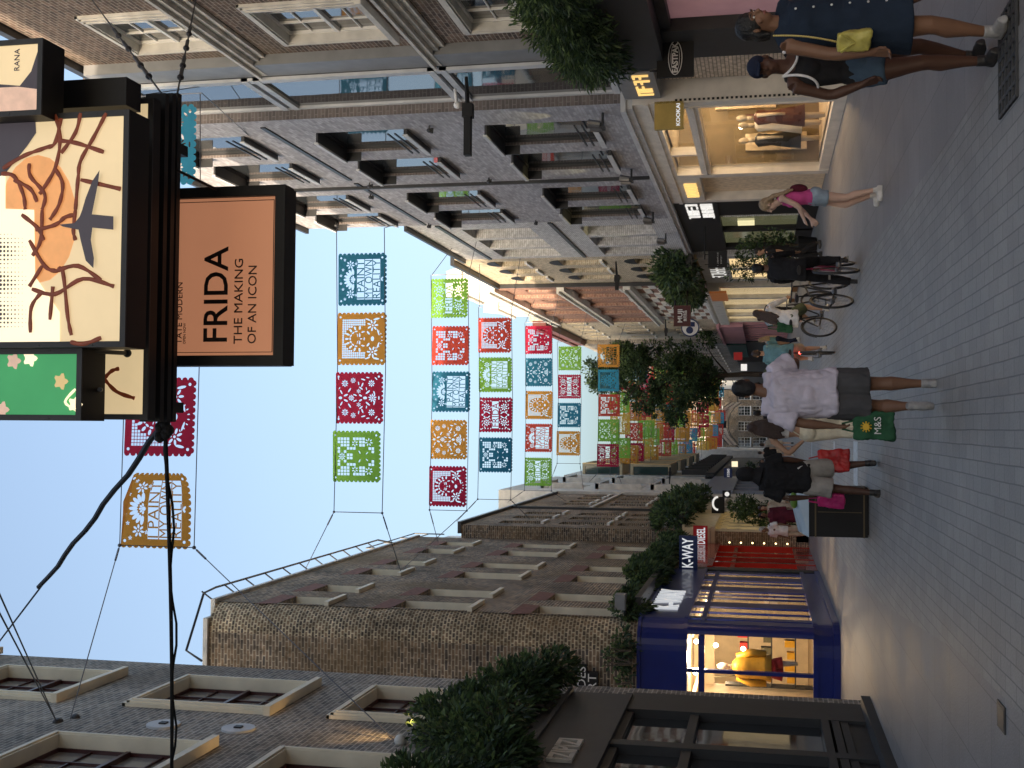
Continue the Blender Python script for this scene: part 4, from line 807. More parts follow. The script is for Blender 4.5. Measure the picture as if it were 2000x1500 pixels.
# far rows of pennants, bunched together by distance
fk=0; cs=['green','crimson','orange','yellow','red','orange','green','red','orange','crimson','blue']
for i,(Y,Vt,n0) in enumerate([(77,1195,893),(82,1212,905),(86,1226,899),(90,1240,890),(94,1252,903),(98,1264,893),(102,1277,889),(106,1290,896),(110,1302,886),(114,1314,893),(118,1326,885),(122,1337,888),(126,1348,880),(130,1358,884),(134,1367,878),(138,1375,876),(142,1383,874),(145,1388,872),(147,1393,868)]):
    px=2960/Y*.95; y=n0; pos=0
    while y>735:
        if rnd.random()<.93:
            p=onY(Vt+rnd.uniform(-6,6),y-px/2,Y); c=cs[(fk*3+i)%len(cs)]; k='DBCAE'[(fk+i)%5]
            
            flag(c,k,p.x,Y,p.z,'%s %s, %s from left in %s far row'%(c,DN[k],ORD[pos],ORD[i]),1,rnd.uniform(-.15,.15)); fk+=1; pos+=1
        y-=px*rnd.uniform(1.15,1.3)
    z=onY(Vt,800,Y).z; b=MB(); b.tube([(-3.2,Y,z+.1),(1,Y,z+.02),(5.7,Y,z+.1)],.015,4); b.tube([(-3.2,Y,z-1.2),(1,Y,z-1.25),(5.7,Y,z-1.2)],.015,4)
    tag(b.build('bunting_wire',wmats),'thin steel wires carrying the bunched far pennants down the street','wire','far wires across the street')
# ================================================================ HANGING LIGHT BOXES (top left of the picture)
mat('panel_cream',(.62,.5,.32),.5,em=(1,.76,.42),es=.14,var=.12,vs=1.5); mat('panel_orange',(.8,.38,.14),.5,em=(1,.45,.16),es=.12,var=.2,vs=4); mat('panel_rust',(.2,.04,.015),.5,em=(.5,.1,.03),es=.025,var=.3,vs=12)
mat('panel_dark',(.02,.018,.02),.5,em=(.05,.04,.05),es=.2,var=.3); mat('panel_green',(.06,.42,.14),.5,em=(.08,.6,.2),es=.07,var=.18,vs=1.2); mat('panel_pale',(.8,.7,.5),.5,em=(1,.85,.55),es=.25,var=.1,vs=1); mat('panel_pinkish',(.6,.4,.3),.5,em=(.9,.6,.45),es=.12,var=.2,vs=8)
LB=thing('hanging_light_box',(1.4,9.3,8.2),'stacked black framed light boxes with cream, orange and green art hung over the street','sign')
def pbox(x0,x1,y0,y1,Y,dep,mfr,panel,fw=.045,top=None,name='light_panel',lip=.0):
    a=onY(x1,y1,Y); b_=onY(x1,y0,Y); z0=a.z; zt=onY(x0,y0,Y).z if top is None else top; X0,X1=a.x,b_.x
    m=MB(); m.box(X0,X1,Y,Y+dep,z0,zt); fo=m.build(name+'_case',mfr,LB)
    m=MB(); 
    m.box(X0,X1,Y-.02,Y-.001,z0,z0+fw); m.box(X0,X1,Y-.02,Y-.001,zt-fw,zt); m.box(X0,X0+fw,Y-.02,Y-.001,z0+fw+.001,zt-fw-.001); m.box(X1-fw,X1,Y-.02,Y-.001,z0+fw+.001,zt-fw-.001)
    for kx in (X0+.02,X1-.02):
        for kz in (z0+.3,z0+.8,z0+1.3): m.ell((kx,Y-.021,kz),(.008,.004,.008),0,6,4)
    m.build(name+'_frame','dark_grey',LB)
    m=MB(); m.poly([(X0+fw,Y-.004,z0+fw),(X1-fw,Y-.004,z0+fw),(X1-fw,Y-.004,zt-fw),(X0+fw,Y-.004,zt-fw)]); m.build(name,panel,LB); return X0,X1,z0,zt
XB=pbox(0,290,192,820,9.75,.12,'black','panel_cream',.05,9.3)
XM=pbox(0,246,215,678,9.0,.32,'black','panel_cream',.05,9.1)
XG=pbox(0,160,680,822,9.1,.35,'black','panel_green',.05,9.2)
XT=pbox(0,83,75,225,8.8,.3,'black','panel_cream',.045,9.0)
m=MB()
a,b_=onY(246,205,9.35),onY(246,150,9.35); m.box(a.x,b_.x,9.35,9.6,a.z,9.0)
for Y_,xx,hh in ((9.95,312,.2),(10.12,326,.16),(10.28,337,.12)):
    a,b_=onY(xx,824,Y_),onY(xx,182,Y_); m.box(a.x,b_.x,Y_,Y_+.07,a.z,a.z+hh)
for xx in (.1,.9,1.8,2.6): m.box(xx,xx+.1,9.8,10.6,7.4,7.5); 
m.box(.1,.2,9.8,10.6,7.0,9.4); m.box(2.6,2.7,9.8,10.6,7.0,9.4)
m.build('hanging_truss','black',LB)
def blob(pts,Y,m_,name,dy=0):   # flat artwork patch on a panel, outline in photo pixels
    P=[onY(x,y,Y) for x,y in pts]; b=MB(); b.poly([(p.x,Y-.006-dy,p.z) for p in P]); return b.build(name,m_,LB)
blob([(75+75*math.cos(t/20*2*math.pi),428+125*math.sin(t/20*2*math.pi)) for t in range(21)],9.0,'panel_orange','artwork_disc')
blob([(0,222),(70,222),(72,260),(55,285),(35,310),(10,342),(0,345)],9.0,'panel_dark','artwork_patch',.004)
blob([(0,340),(12,340),(12,408),(68,410),(70,540),(118,610),(118,670),(0,672)],9.0,'panel_pale','artwork_patch',.003)
blob([(0,165),(40,168),(62,140),(80,85),(82,222),(0,222)],8.8,'panel_dark','artwork_patch',.003); blob([(0,172),(36,170),(76,175),(76,218),(0,218)],8.8,'panel_pinkish','artwork_patch',.006)
def stem(pts,Y,w_,m_='panel_rust'):
    Q=[pts[0]]+list(pts)+[pts[-1]]; S_=[]
    for i in range(1,len(Q)-2):
        for k in range(5):
            t=k/5; a,b_,c,d=Q[i-1],Q[i],Q[i+1],Q[i+2]; S_.append(tuple(.5*(2*b_[j]+(c[j]-a[j])*t+(2*a[j]-5*b_[j]+4*c[j]-d[j])*t*t+(3*b_[j]-a[j]-3*c[j]+d[j])*t**3) for j in (0,1)))
    S_.append(Q[-1]); P=[onY(x,y,Y) for x,y in S_]; b=MB(); b.tube([(p.x,Y-.02,p.z) for p in P],[w_*(.62+.3*abs(math.sin(i*.9))) for i in range(len(P))],6,el=.3,side=(1,0,.01)); return b.build('artwork_line',m_,LB)
for q in ([(8,330),(50,305),(90,290),(110,280),(122,232)],[(110,225),(120,270),(110,330),(80,380)],[(60,320),(62,345),(90,380),(85,410)],[(110,275),(150,280),(205,298)],[(210,222),(185,270),(160,315),(155,350),(150,410)],[(5,340),(30,345),(48,380),(52,410)],
          [(60,470),(90,520),(112,530),(125,530),(135,620),(142,655)],[(65,565),(110,575),(165,545),(225,560)],[(160,352),(238,370)],[(72,450),(110,440),(130,425),(150,420)],[(85,410),(82,470),(66,500)],[(140,668),(165,672),(200,660)],[(62,650),(64,600),(85,570)],[(100,625),(106,560)],[(160,222),(150,260),(122,300)],[(75,395),(62,370),(30,352)],[(45,420),(75,445),(88,470)],[(110,330),(125,360),(118,400),(100,430)],[(85,520),(60,560)],[(150,410),(146,450),(150,470)],[(112,530),(155,520),(200,548)]): stem(q,9.0,.022)
for q in ([(185,722),(205,740),(230,765),(265,778)],[(205,740),(220,725),(235,720)],[(270,240),(275,300),(272,330)]): stem(q,9.75,.022)
rr=random.Random(3); b=MB()
for k in range(230):
    i,j=k%23,k//23; px,py=3+j*7,458+i*8.2; r_=max(0,2.4*(.35+.65*abs(math.sin(i*.41)))*(1-j/9)*rr.uniform(.75,1.1))
    if r_>.4: p=onY(px,py,9.0); b.ell((p.x,8.988,p.z),(r_*.0058,.003,r_*.0058),0,8,4)
b.build('artwork_dots','panel_dark',LB)['kind']='stuff'
for (x,y,m_) in ((28,705,'panel_pinkish'),(60,700,'panel_pale'),(120,745,'gold_lit'),(148,790,'panel_pale'),(5,800,'panel_pinkish')):
    blob([(x+12*math.cos(t)*(1+.25*math.cos(5*t)),y+14*math.sin(t)*(1+.25*math.cos(5*t))) for t in [k*.3 for k in range(21)]],9.1,m_,'artwork_flower',.003)
stem([(150,760),(130,785),(150,800)],9.1,.015,'panel_pale')
blob([(150,437),(160,425),(165,412),(172,388),(185,355),(199,334),(196,360),(188,400),(184,420),(226,424),(226,450),(185,446),(182,470),(188,505),(187,525),(172,510),(162,470),(158,450),(128,444),(120,440)],9.0,'panel_dark','artwork_patch',.03)
p=onY(35,118,8.8); text('artwork_text','RANA',.07,(p.x,8.79,p.z),0,'panel_dark',LB,.002)
b=MB()
for (x0,y0,x1,y1) in ((140,683,252,690),(182,760,200,762)): p,q=onY(x0,y0,9.0),onY(x1,y1,9.75); b.tube([(p.x,9.1,p.z),(q.x,9.74,q.z)],.02,8); b.ell((q.x,9.72,q.z),(.04,.03,.04))
b.build('spacer_rod','dark_grey',LB)
# the FRIDA sign hangs separately behind
FR=thing('hanging_sign',(1.4,10.5,6.6),'orange illuminated FRIDA exhibition sign in a black frame hung below the light boxes','sign')
a,b_=onY(552,714,10.5),onY(552,360,10.5); X0,X1,z0=a.x,b_.x,a.z; zt=7.5; t=.1
mat('frida_panel',(.46,.22,.12),.6,em=(1,.42,.22),es=.08,var=.1,vs=1)
m=MB(); m.box(X0,X1,10.5,10.72,z0,z0+t); m.box(X0,X1,10.5,10.72,zt-t,zt); m.box(X0,X0+t,10.5,10.72,z0+t,zt-t); m.box(X1-t,X1,10.5,10.72,z0+t,zt-t); m.box(X0+.01,X1-.01,10.7,10.8,z0+.01,zt-.01); m.build('frame','black',FR)
m=MB(); m.poly([(X0+t,10.56,z0+t),(X1-t,10.56,z0+t),(X1-t,10.56,zt-t),(X0+t,10.56,zt-t)]); m.build('panel','frida_panel',FR)
m=MB(); q=.13; w_=.006
m.box(X0+q,X1-q,10.552,10.558,z0+q,z0+q+w_); m.box(X0+q,X0+q+w_,10.552,10.558,z0+q+w_,zt-q); m.box(X1-q-w_,X1-q,10.552,10.558,z0+q+w_,zt-q); m.build('border_line','black',FR)
mat('ink',(.02,.008,.004),.6,var=0)
def pxtext(s,x0,x1,y0,Y,wpx,obj,name='lettering',m_='ink',ext=.003,face=-.004,fontk=1.0,bd=.012):  # cap height from x0..x1, starts at left edge y0 (larger y), width wpx
    a=onY(x1,y0,Y); b_=onY(x0,y0,Y); h=b_.z-a.z; wd=onY(x1,y0-wpx,Y).x-a.x
    o=text(name,s,h/.73,((a.x),Y+face,(a.z+b_.z)/2),0,m_,obj,ext,align='LEFT',bold=bd*h)
    o.scale=(wd/max(.01,o.dimensions.x),1,1) ; return o
bpy.context.view_layer.update()
pxtext('FRIDA',399,447,672,10.55,186,FR); pxtext('THE MAKING',457,474,672,10.55,166,FR,bd=0); pxtext('OF AN ICON',484,501,672,10.55,152,FR,bd=0); pxtext('TATE MODERN',345,356,672,10.55,120,FR,bd=0); pxtext('OPEN NOW',358,363,672,10.55,41,FR,bd=0)
m=MB(); m.tube([(X0+.15,10.6,zt),(X0+.3,10.5,8.4)],.025,6); m.tube([(X1-.15,10.6,zt),(X1-.3,10.5,8.4)],.025,6)
m.tube([onY(345,332,10.0),onY(423,370,10.47)],.014,6); m.build('hanger','black',FR)
# suspension cables
def cable(name,pts,r,lab,m_='black',n=6,cat='cable'):
    b=MB(); b.tube(pts,r,n); return tag(b.build(name,m_),lab,cat)
nl=onY(322,828,10.2); nr=onY(318,186,10.2); nr2=onY(345,190,10.2)
c=thing('support_cable',nl,'thick black cables running left from the light boxes to the grey brick house','cable'); b=MB()
def sag(a,b_,s,n=10): a,b_=V(a),V(b_); return [a.lerp(b_,k/n)-V((0,0,s*4*(k/n)*(1-k/n))) for k in range(n+1)]
e1=onX(335,1530,-4.2); b.tube(sag(nl,e1,.03),.022,6); b.tube([p+V((0,.02,.035*math.sin(i*1.3))) for i,p in enumerate(sag(nl,e1,.05,16))],.014,6)
e2=onX(-60,1330,-4.2); mid=onY(68,1168,9.2); b.tube(sag(nl,V(nl).lerp(e2,1.0),.0),.012,6); mm=V(nl).lerp(e2,.5)
b.tube([p+V((0,-.02,.02*math.sin(i*1.7))) for i,p in enumerate(sag(nl,mm,.02,12))],.03,6)
for k in range(5): b.ell(V(nl)+V((-.03*k,0,.05*math.sin(k*2))),(.06,.06,.05),0,8,6)
b.build('cable_run','black',c)
c=thing('support_cable',nr,'two black cables with shackles running right from the light boxes','cable'); b=MB()
for s_,px in ((nr,(165,-20)),(nr2,(388,-30))):
    e=onX(px[0],px[1],6.5); b.tube([s_,e],.01,6); d=(e-V(s_)); 
    for k in (.12,.2,.33,.45): q=V(s_)+d*k; b.tube([q,q+d*.06],.022,8); b.ell(q,(.035,.035,.035),0,8,6)
b.build('cable_run','wire',c)
b=MB()
for px in ((0,1108),(0,1158)):
    a=onX(110,1408,-4.2); e=onY(px[0]-40,px[1]-35,7.5); b.tube([a,e],.008,6)
b.ell(onX(113,1410,-4.2),(.06,.1,.06)); b.ell(onX(148,1402,-4.2),(.06,.06,.06)); tag(b.build('guy_wire','wire'),'pair of thin dark wires anchored high on the nearest grey brick wall','wire')
b=MB(); b.ell(onX(782,1446,-4.15),(.08,.1,.08),0,10,8); tag(b.build('wall_anchor',mat('anchor_white',(.6,.6,.56),.4)),'round white wire anchor beside the green hedge on the left wall','anchor')
p=onX(832,1424,-4.05); t=thing('wall_light',p,'small grey box uplighter above the nearest left hedge washing the brick wall warm','lamp')
b=MB(); b.box(-4.2,-3.98,p.y-.12,p.y+.12,p.z-.08,p.z+.08); b.build('lamp_housing','dark_grey',t)
l=D.lights.new('wall_wash','SPOT'); l.energy=22; l.color=(1,.62,.25); l.spot_size=R(80); l.spot_blend=.6; l.shadow_soft_size=.05; o=D.objects.new('wall_wash',l); COL.objects.link(o); o.location=(-4.02,p.y,p.z+.12); o.rotation_euler=(R(180),R(12),0)
# ================================================================ HEDGES, TREE, SHRUBS
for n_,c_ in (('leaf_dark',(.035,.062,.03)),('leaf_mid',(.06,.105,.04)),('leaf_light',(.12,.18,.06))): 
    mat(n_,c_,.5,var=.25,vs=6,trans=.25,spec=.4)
mat('bark',(.07,.055,.04),.9,bump=.5)
def foliage(name,vols,n,size,parent=None,seed=1,long=2.6,droop=0.,light=.26):
    rnd=random.Random(seed); vs=[]; fs=[]; mi=[]; tot=sum(v[1][0]*v[1][1]*v[1][2] for v in vols)
    def leaf(p,d,L_,W_,m_):
        d=d.normalized(); s=d.cross(V((rnd.gauss(0,1),rnd.gauss(0,1),rnd.gauss(0,1)))).normalized()*W_
        b=len(vs); vs.extend([tuple(p),tuple(p+d*L_*.5+s),tuple(p+d*L_-V((0,0,L_*droop))),tuple(p+d*L_*.5-s)]); fs.append((b,b+1,b+2,b+3)); mi.append(m_)
    for c,r in vols:
        k=int(n*r[0]*r[1]*r[2]/tot); c=V(c)
        cl=[(V((rnd.gauss(0,.55),rnd.gauss(0,.55),rnd.gauss(0,.55)))) for _ in range(max(6,k//90))]
        for i in range(k):
            if rnd.random()<.6: q=rnd.choice(cl); u=q+V((rnd.gauss(0,.16),rnd.gauss(0,.16),rnd.gauss(0,.16)))
            else:
                u=V((rnd.gauss(0,1),rnd.gauss(0,1),rnd.gauss(0,1))).normalized()*(rnd.random()**.4)
            if u.length>1.12: u=u.normalized()*rnd.uniform(.7,1.12)
            p=c+V((u.x*r[0],u.y*r[1],u.z*r[2])); d=u*1.2+V((rnd.gauss(0,.6),rnd.gauss(0,.6),rnd.gauss(.15,.5)))
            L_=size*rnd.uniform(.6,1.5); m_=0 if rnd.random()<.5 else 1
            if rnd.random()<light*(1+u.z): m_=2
            leaf(p,d,L_,L_/long*.5,m_)
    me=D.meshes.new(name); me.from_pydata(vs,[],fs)
    for q in ('leaf_dark','leaf_mid','leaf_light'): me.materials.append(M[q])
    me.polygons.foreach_set('material_index',mi); off=wloc(parent) if parent else V((0,0,0)); me.transform(Matrix.Translation(-off)); me.update()
    o=D.objects.new(name,me); COL.objects.link(o); o.parent=parent; return o
def hedge(loc,label,vols,n,size,seed,pl,**k):
    t=thing('hedge',loc,label,'hedge'); foliage('leaves',vols,n,size,t,seed,**k)
    b=MB(); b.box(*pl); b.build('planter','dark',t)
    cx=[v[0] for v in vols]; b=MB()
    for c in cx:
        for j in range(4): x=c[0]+random.uniform(-.1,.1); y=c[1]+random.uniform(-.4,.4); b.tube([(x,y,pl[5]-.05),(x+random.uniform(-.1,.1),y,c[2]+.2)],[.02,.008],5)
    b.build('stems','bark',t); return t
hv=[((-4.0,y,4.85+.42*math.sin(y*1.7)*.5+(.3 if y>14.5 else -.05)),(.46+.1*math.sin(y*2.3),.75,.52+.12*math.sin(y*3.1))) for y in (12.2,13.0,13.8,14.6,15.4,16.2,17.0,17.7)]
hv+=[((-3.75,18.0,4.75),(.35,.5,.45)),((-3.6,14.6,4.7),(.3,.8,.35)),((-4.0,15.8,5.7),(.35,.9,.5))]
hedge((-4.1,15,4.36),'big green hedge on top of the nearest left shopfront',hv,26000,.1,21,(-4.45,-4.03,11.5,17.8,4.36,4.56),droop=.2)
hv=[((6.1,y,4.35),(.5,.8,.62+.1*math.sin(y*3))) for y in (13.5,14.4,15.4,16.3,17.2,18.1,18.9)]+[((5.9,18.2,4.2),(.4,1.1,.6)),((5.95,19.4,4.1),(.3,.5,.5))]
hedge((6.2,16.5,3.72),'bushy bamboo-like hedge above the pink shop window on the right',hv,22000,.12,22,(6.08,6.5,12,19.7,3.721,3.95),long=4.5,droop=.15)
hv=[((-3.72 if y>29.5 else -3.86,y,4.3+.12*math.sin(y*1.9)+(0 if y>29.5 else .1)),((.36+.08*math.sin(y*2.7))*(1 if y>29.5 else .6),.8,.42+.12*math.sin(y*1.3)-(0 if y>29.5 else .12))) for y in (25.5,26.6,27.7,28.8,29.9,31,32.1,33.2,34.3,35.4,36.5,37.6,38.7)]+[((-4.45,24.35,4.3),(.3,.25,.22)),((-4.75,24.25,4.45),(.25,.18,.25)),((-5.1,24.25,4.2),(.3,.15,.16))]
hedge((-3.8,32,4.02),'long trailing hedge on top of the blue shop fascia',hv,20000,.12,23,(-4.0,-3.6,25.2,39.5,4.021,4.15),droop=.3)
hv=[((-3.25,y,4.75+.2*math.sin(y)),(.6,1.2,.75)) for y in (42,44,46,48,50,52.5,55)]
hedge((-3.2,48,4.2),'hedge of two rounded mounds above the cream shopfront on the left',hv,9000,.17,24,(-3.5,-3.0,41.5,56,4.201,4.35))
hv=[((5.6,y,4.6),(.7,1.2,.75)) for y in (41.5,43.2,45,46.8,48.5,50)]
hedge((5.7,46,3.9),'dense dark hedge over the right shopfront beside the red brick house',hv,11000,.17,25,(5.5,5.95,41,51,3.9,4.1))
TR=thing('street_tree',(3.3,76,0),'leafy dark street tree standing right of the street in the middle distance','tree')
b=MB(); b.tube([(3.3,76,0),(3.35,76,2.5),(3.2,76,5),(3.3,76.1,8)],[.2,.16,.13,.06],10)
for k in range(14): a=k*2.4; z=3.6+.42*k; b.tube([(3.25,76,z),(3.25+1.2*math.cos(a),76+1.2*math.sin(a),z+1),(3.25+2.1*math.cos(a),76+2*math.sin(a),z+1.5)],[.07,.04,.015],6)
b.build('trunk','bark',TR)
rnd=random.Random(5); cv=[]
for k in range(40):
    z=rnd.uniform(4.6,12.3); rad=2.5*math.sin(max(.12,min(1,(13.2-z)/6.5))*1.45)*rnd.uniform(.35,1.0); a=rnd.uniform(0,6.28); r_=rnd.uniform(.55,1.05)
    cv.append(((3.25+rad*math.cos(a)*1.05,76+rad*math.sin(a),z),(r_,r_,r_*.85)))
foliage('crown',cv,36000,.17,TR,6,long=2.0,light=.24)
def shrub(loc,label,h,w_,n,seed,size=.09,pot='black',group=None,long=2.2):
    t=thing('potted_shrub',loc,label,'plant',group); x,y,z=loc
    b=MB(); b.tube([(x,y,0),(x,y,.02),(x,y,.5),(x,y,.52)],[.16,.2,.26,.26],12); b.build('pot',pot,t)
    b=MB(); 
    for k in range(5): b.tube([(x,y,.5),(x+.1*math.cos(k*1.3),y+.1*math.sin(k*1.3),h*.6),(x+.3*w_*math.cos(k*1.3),y+.3*w_*math.sin(k*1.3),h*.85)],[.025,.016,.008],5)
    b.build('stems','bark',t); rnd=random.Random(seed)
    foliage('leaves',[((x+rnd.uniform(-.3,.3)*w_,y+rnd.uniform(-.3,.3)*w_,.62+(h-.75)*(k+.5)/7),(w_*.38,w_*.38,(h-.5)*.16)) for k in range(7)],n,size,t,seed,long=long)
shrub((-2.95,44,0),'tall bushy potted shrub outside the cream shopfront on the left',2.6,1.3,4500,31,.11)
shrub((-2.5,39,0),'low potted shrub behind the litter bin on the left',1.3,.9,2000,32)
shrub((4.9,37.5,0),'airy potted olive tree by the cyclists on the right',2.6,.9,1300,33,.11,long=3)
shrub((5.2,34.5,0),'dark potted shrub in front of the black shopfront on the right',2.2,.8,1500,34)
shrub((-2.9,75,0),'far potted shrub at the left side under the blue hanging sign',2.6,1.4,1500,35,.14)
# ================================================================ PROJECTING SIGNS, LAMPS, BIN
def bsign(name,X0,X1,Y,z0,z1,m_,label,txt=None,tm='white_em',th=.08,cat='sign',tsz=None,sxk=.8,arm=None,tz=0.5,edge=None):
    t=thing(name,((X0+X1)/2,Y,(z0+z1)/2),label,cat); b=MB(); b.box(X0,X1,Y,Y+th,z0,z1); 
    b.build('board',m_,t)
    if edge: 
        e=MB(); q=.025; e.box(X0,X1,Y-.012,Y-.001,z0,z0+q); e.box(X0,X1,Y-.012,Y-.001,z1-q,z1); e.box(X0,X0+q,Y-.012,Y-.001,z0+q,z1-q); e.box(X1-q,X1,Y-.012,Y-.001,z0+q,z1-q); e.build('edge',edge,t)
    if txt:
        o=text('lettering',txt,tsz,((X0+X1)/2,Y-.006,z0+(z1-z0)*tz),0,tm,t,.004,bold=.006*tsz/.3)
        bpy.context.view_layer.update(); o.scale=((X1-X0)*sxk/o.dimensions.x,1,1)
    if arm: 
        a=MB(); a.tube([((X0+X1)/2,Y+th/2,z1+arm[1]),(arm[0],Y+th/2,z1+arm[1])],.02,8)
        for f in (.2,.8): x=X0+(X1-X0)*f; a.tube([(x,Y+th/2,z1),(x,Y+th/2,z1+arm[1])],.012,6)
        a.build('bracket','black',t)
    return t
mat('sign_navy',(.008,.018,.075),.5,em=(.01,.03,.12),es=.02); mat('sign_red',(.38,.01,.012),.5,em=(.5,.01,.015),es=.02); mat('sign_gold',(.25,.17,.05),.4,em=(.6,.42,.12),es=.03,metal=.4,var=.2); mat('muji_red',(.075,.012,.014),.5); mat('ink_white',(.75,.74,.72),.5,var=0)
bsign('projecting_sign',-3.98,-3.03,33.4,3.28,3.78,'sign_navy','dark blue projecting sign lettered K-WAY over the red shop edge','K-WAY',tsz=.42,th=.15,sxk=.86)
t=bsign('projecting_sign',-4.0,-3.32,40.5,3.32,3.80,'sign_red','red projecting sign lettered DIESEL beside the cream shopfront','DIESEL','white_em',tsz=.38,th=.1,sxk=.8,tz=.42)
t=bsign('projecting_sign',5.77,6.4,19.5,2.61,3.22,'black','black square hanging sign with EASTPAK in a white oval',None,th=.06,arm=(6.5,.12))
o=text('lettering','EASTPAK',.13,(6.085,19.494,2.915),0,'ink_white',t,.004,bold=.004); bpy.context.view_layer.update(); o.scale=(.5/o.dimensions.x,1,1)
b=MB(); ps=[(6.085+.28*math.cos(k/24*6.2832),19.49,2.915+.11*math.sin(k/24*6.2832)) for k in range(25)]; b.tube(ps,.007,5,cap=False); b.tube([(6.085+.25*math.cos(k/24*6.2832),19.49,2.915+.07*math.sin(k/24*6.2832)) for k in range(3,10)],.004,5); b.tube([(6.085+.25*math.cos(k/24*6.2832),19.49,2.915+.07*math.sin(k/24*6.2832)) for k in range(15,22)],.004,5); b.build('oval_emblem','ink_white',t)
t=bsign('projecting_sign',5.54,6.06,22.0,2.94,3.48,'sign_gold','gold square projecting sign lettered KOOKAI at the corner shop','KOOKAI','white_em',tsz=.1,th=.1,sxk=.8,tz=.18)
t=bsign('projecting_sign',3.8,4.58,45,4.17,4.80,'muji_red','dark maroon projecting sign lettered MUJI in front of the checkered stone',None,th=.12,edge='redbrown')
b_=text('lettering','MUJI',.24,(4.19,44.99,4.55),0,'ink_white',t,.004,bold=.006); bpy.context.view_layer.update(); b_.scale=(.5/b_.dimensions.x,1,1)
b_=text('lettering','無印良品',.14,(4.19,44.99,4.36),0,'ink_white',t,.004,bold=.003); bpy.context.view_layer.update(); b_.scale=(.4/max(.01,b_.dimensions.x),1,1)
b=MB(); b.tube([(4.5,45.1,4.75),(6.1,45.1,4.75)],.04,8); b.tube([(4.5,45.1,4.3),(6.1,45.1,4.3)],.03,8); b.build('bracket','black',t)
t=thing('projecting_sign',(3.75,47,4.2),'round white and blue hanging sign just left of the maroon one','sign'); p=onY(1348,640,47)
b=MB(); b.tube([(p.x,47,p.z),(p.x,47.08,p.z)],.36,24); b.build('disc','sign_navy',t); b=MB(); b.tube([(p.x,46.985,p.z),(p.x,46.998,p.z)],.31,24); b.build('ring','ink_white',t)
b=MB(); b.tube([(p.x-.1,46.97,p.z+.02),(p.x-.1,46.983,p.z+.02)],.14,14); b.box(p.x+.04,p.x+.22,46.97,46.983,p.z-.18,p.z+.1); b.build('emblem','sign_navy',t); b=MB(); b.tube([(p.x,47.04,p.z),(6.1,47.04,p.z)],.03,6); b.build('bracket','black',t)
def pxsign(x0,x1,y0,y1,Y,m_,label,**k):
    a=onY(x1,y1,Y); b_=onY(x0,y0,Y); return bsign('projecting_sign',a.x,b_.x,Y,a.z,b_.z,m_,label,**k)
t=pxsign(1383,1420,490,522,36,'black','black rectangular hanging sign with small grey lines beside the hedge',th=.1,arm=(6.1,.1)); a=onY(1402,506,36); strokes('fine_lettering',Fr('F',35.99),a.x-.2,a.x+.2,a.z-.02,a.z+.03,'ink_white',t,1,9,.004,5); strokes('fine_lettering',Fr('F',35.99),a.x-.14,a.x+.12,a.z-.12,a.z-.07,'ink_white',t,1,5,.004,6)
t=pxsign(1411,1427,958,972,52,'black','small black square sign with a white disc, left side of street',th=.1); a=onY(1420,965,52); b=MB(); b.tube([(a.x,51.98,a.z),(a.x,51.995,a.z)],.1,16); b.build('disc','white_lit',t)
t=pxsign(1390,1415,970,1003,47,'black','tall black sign with a glowing white arch beside the hedge mounds',th=.1)
a,c_=onY(1400,983,47),onY(1412,983,47); b=MB(); b.tube([(a.x+.25*math.cos(R(20*k)),46.97,a.z-.05+.2*math.sin(R(20*k))) for k in range(10)],.04,6); b.build('glowing_arch','white_lit',t)
pxsign(1412,1429,916,932,66,'sign_navy','blue hanging sign with small white letters behind the hooded man',txt='OFFICE',tm='white_lit',tsz=.2,th=.1) if False else None
t=pxsign(1414,1430,914,933,66,'sign_navy','blue hanging sign with small white letters behind the hooded man',th=.1); a=onY(1422,923,66); strokes('fine_lettering',Fr('F',65.98),a.x-.22,a.x+.22,a.z-.07,a.z+.07,'white_lit',t,1,5,.01,8)
t=pxsign(1429,1441,901,912,80,'panel_pale','small glowing yellow square sign far down the left side',th=.1); 
t=pxsign(1447,1459,711,724,60,'white_lit','small glowing white square sign under the street tree',th=.1)
t=pxsign(1433,1450,688,703,58,'sign_red','small dark red hanging sign beside the teal shopfront',th=.1)
t=pxsign(1288,1312,1046,1064,40.9,'ink_white','white square sign plate on the brick return wall above the hedge',th=.05); a=onY(1297,1055,40.88); strokes('fine_lettering',Fr('F',40.895),a.x-.08,a.x+.12,a.z-.0,a.z+.09,'ink',t,1,4,.004,12)
# street name plates in the alley
t=thing('street_name_plate',(-5.3,24.4,4.9),'black and white street name plates LOWNDES COURT W1 on the alley wall','sign')
a=onY(1140,1299,24.42); b=MB(); b.box(a.x-1.35,a.x+.02,24.40,24.44,a.z-.07,a.z+.13); b.box(a.x-1.2,a.x-.12,24.40,24.44,a.z-.3,a.z-.075); b.box(a.x-.62,a.x-.42,24.40,24.44,a.z-.53,a.z-.305,1); b.build('plate',['black','ink_white'],t)
o=text('lettering','LOWNDES',.25,(a.x-.66,24.39,a.z+.03),0,'ink_white',t,.004); o2=text('lettering','COURT',.25,(a.x-.66,24.39,a.z-.19),0,'ink_white',t,.004); text('lettering','W1',.16,(a.x-.52,24.39,a.z-.42),0,'sign_red',t,.004); bpy.context.view_layer.update(); o.scale=(1.25/o.dimensions.x,1,1); o2.scale=(.98/o2.dimensions.x,1,1)
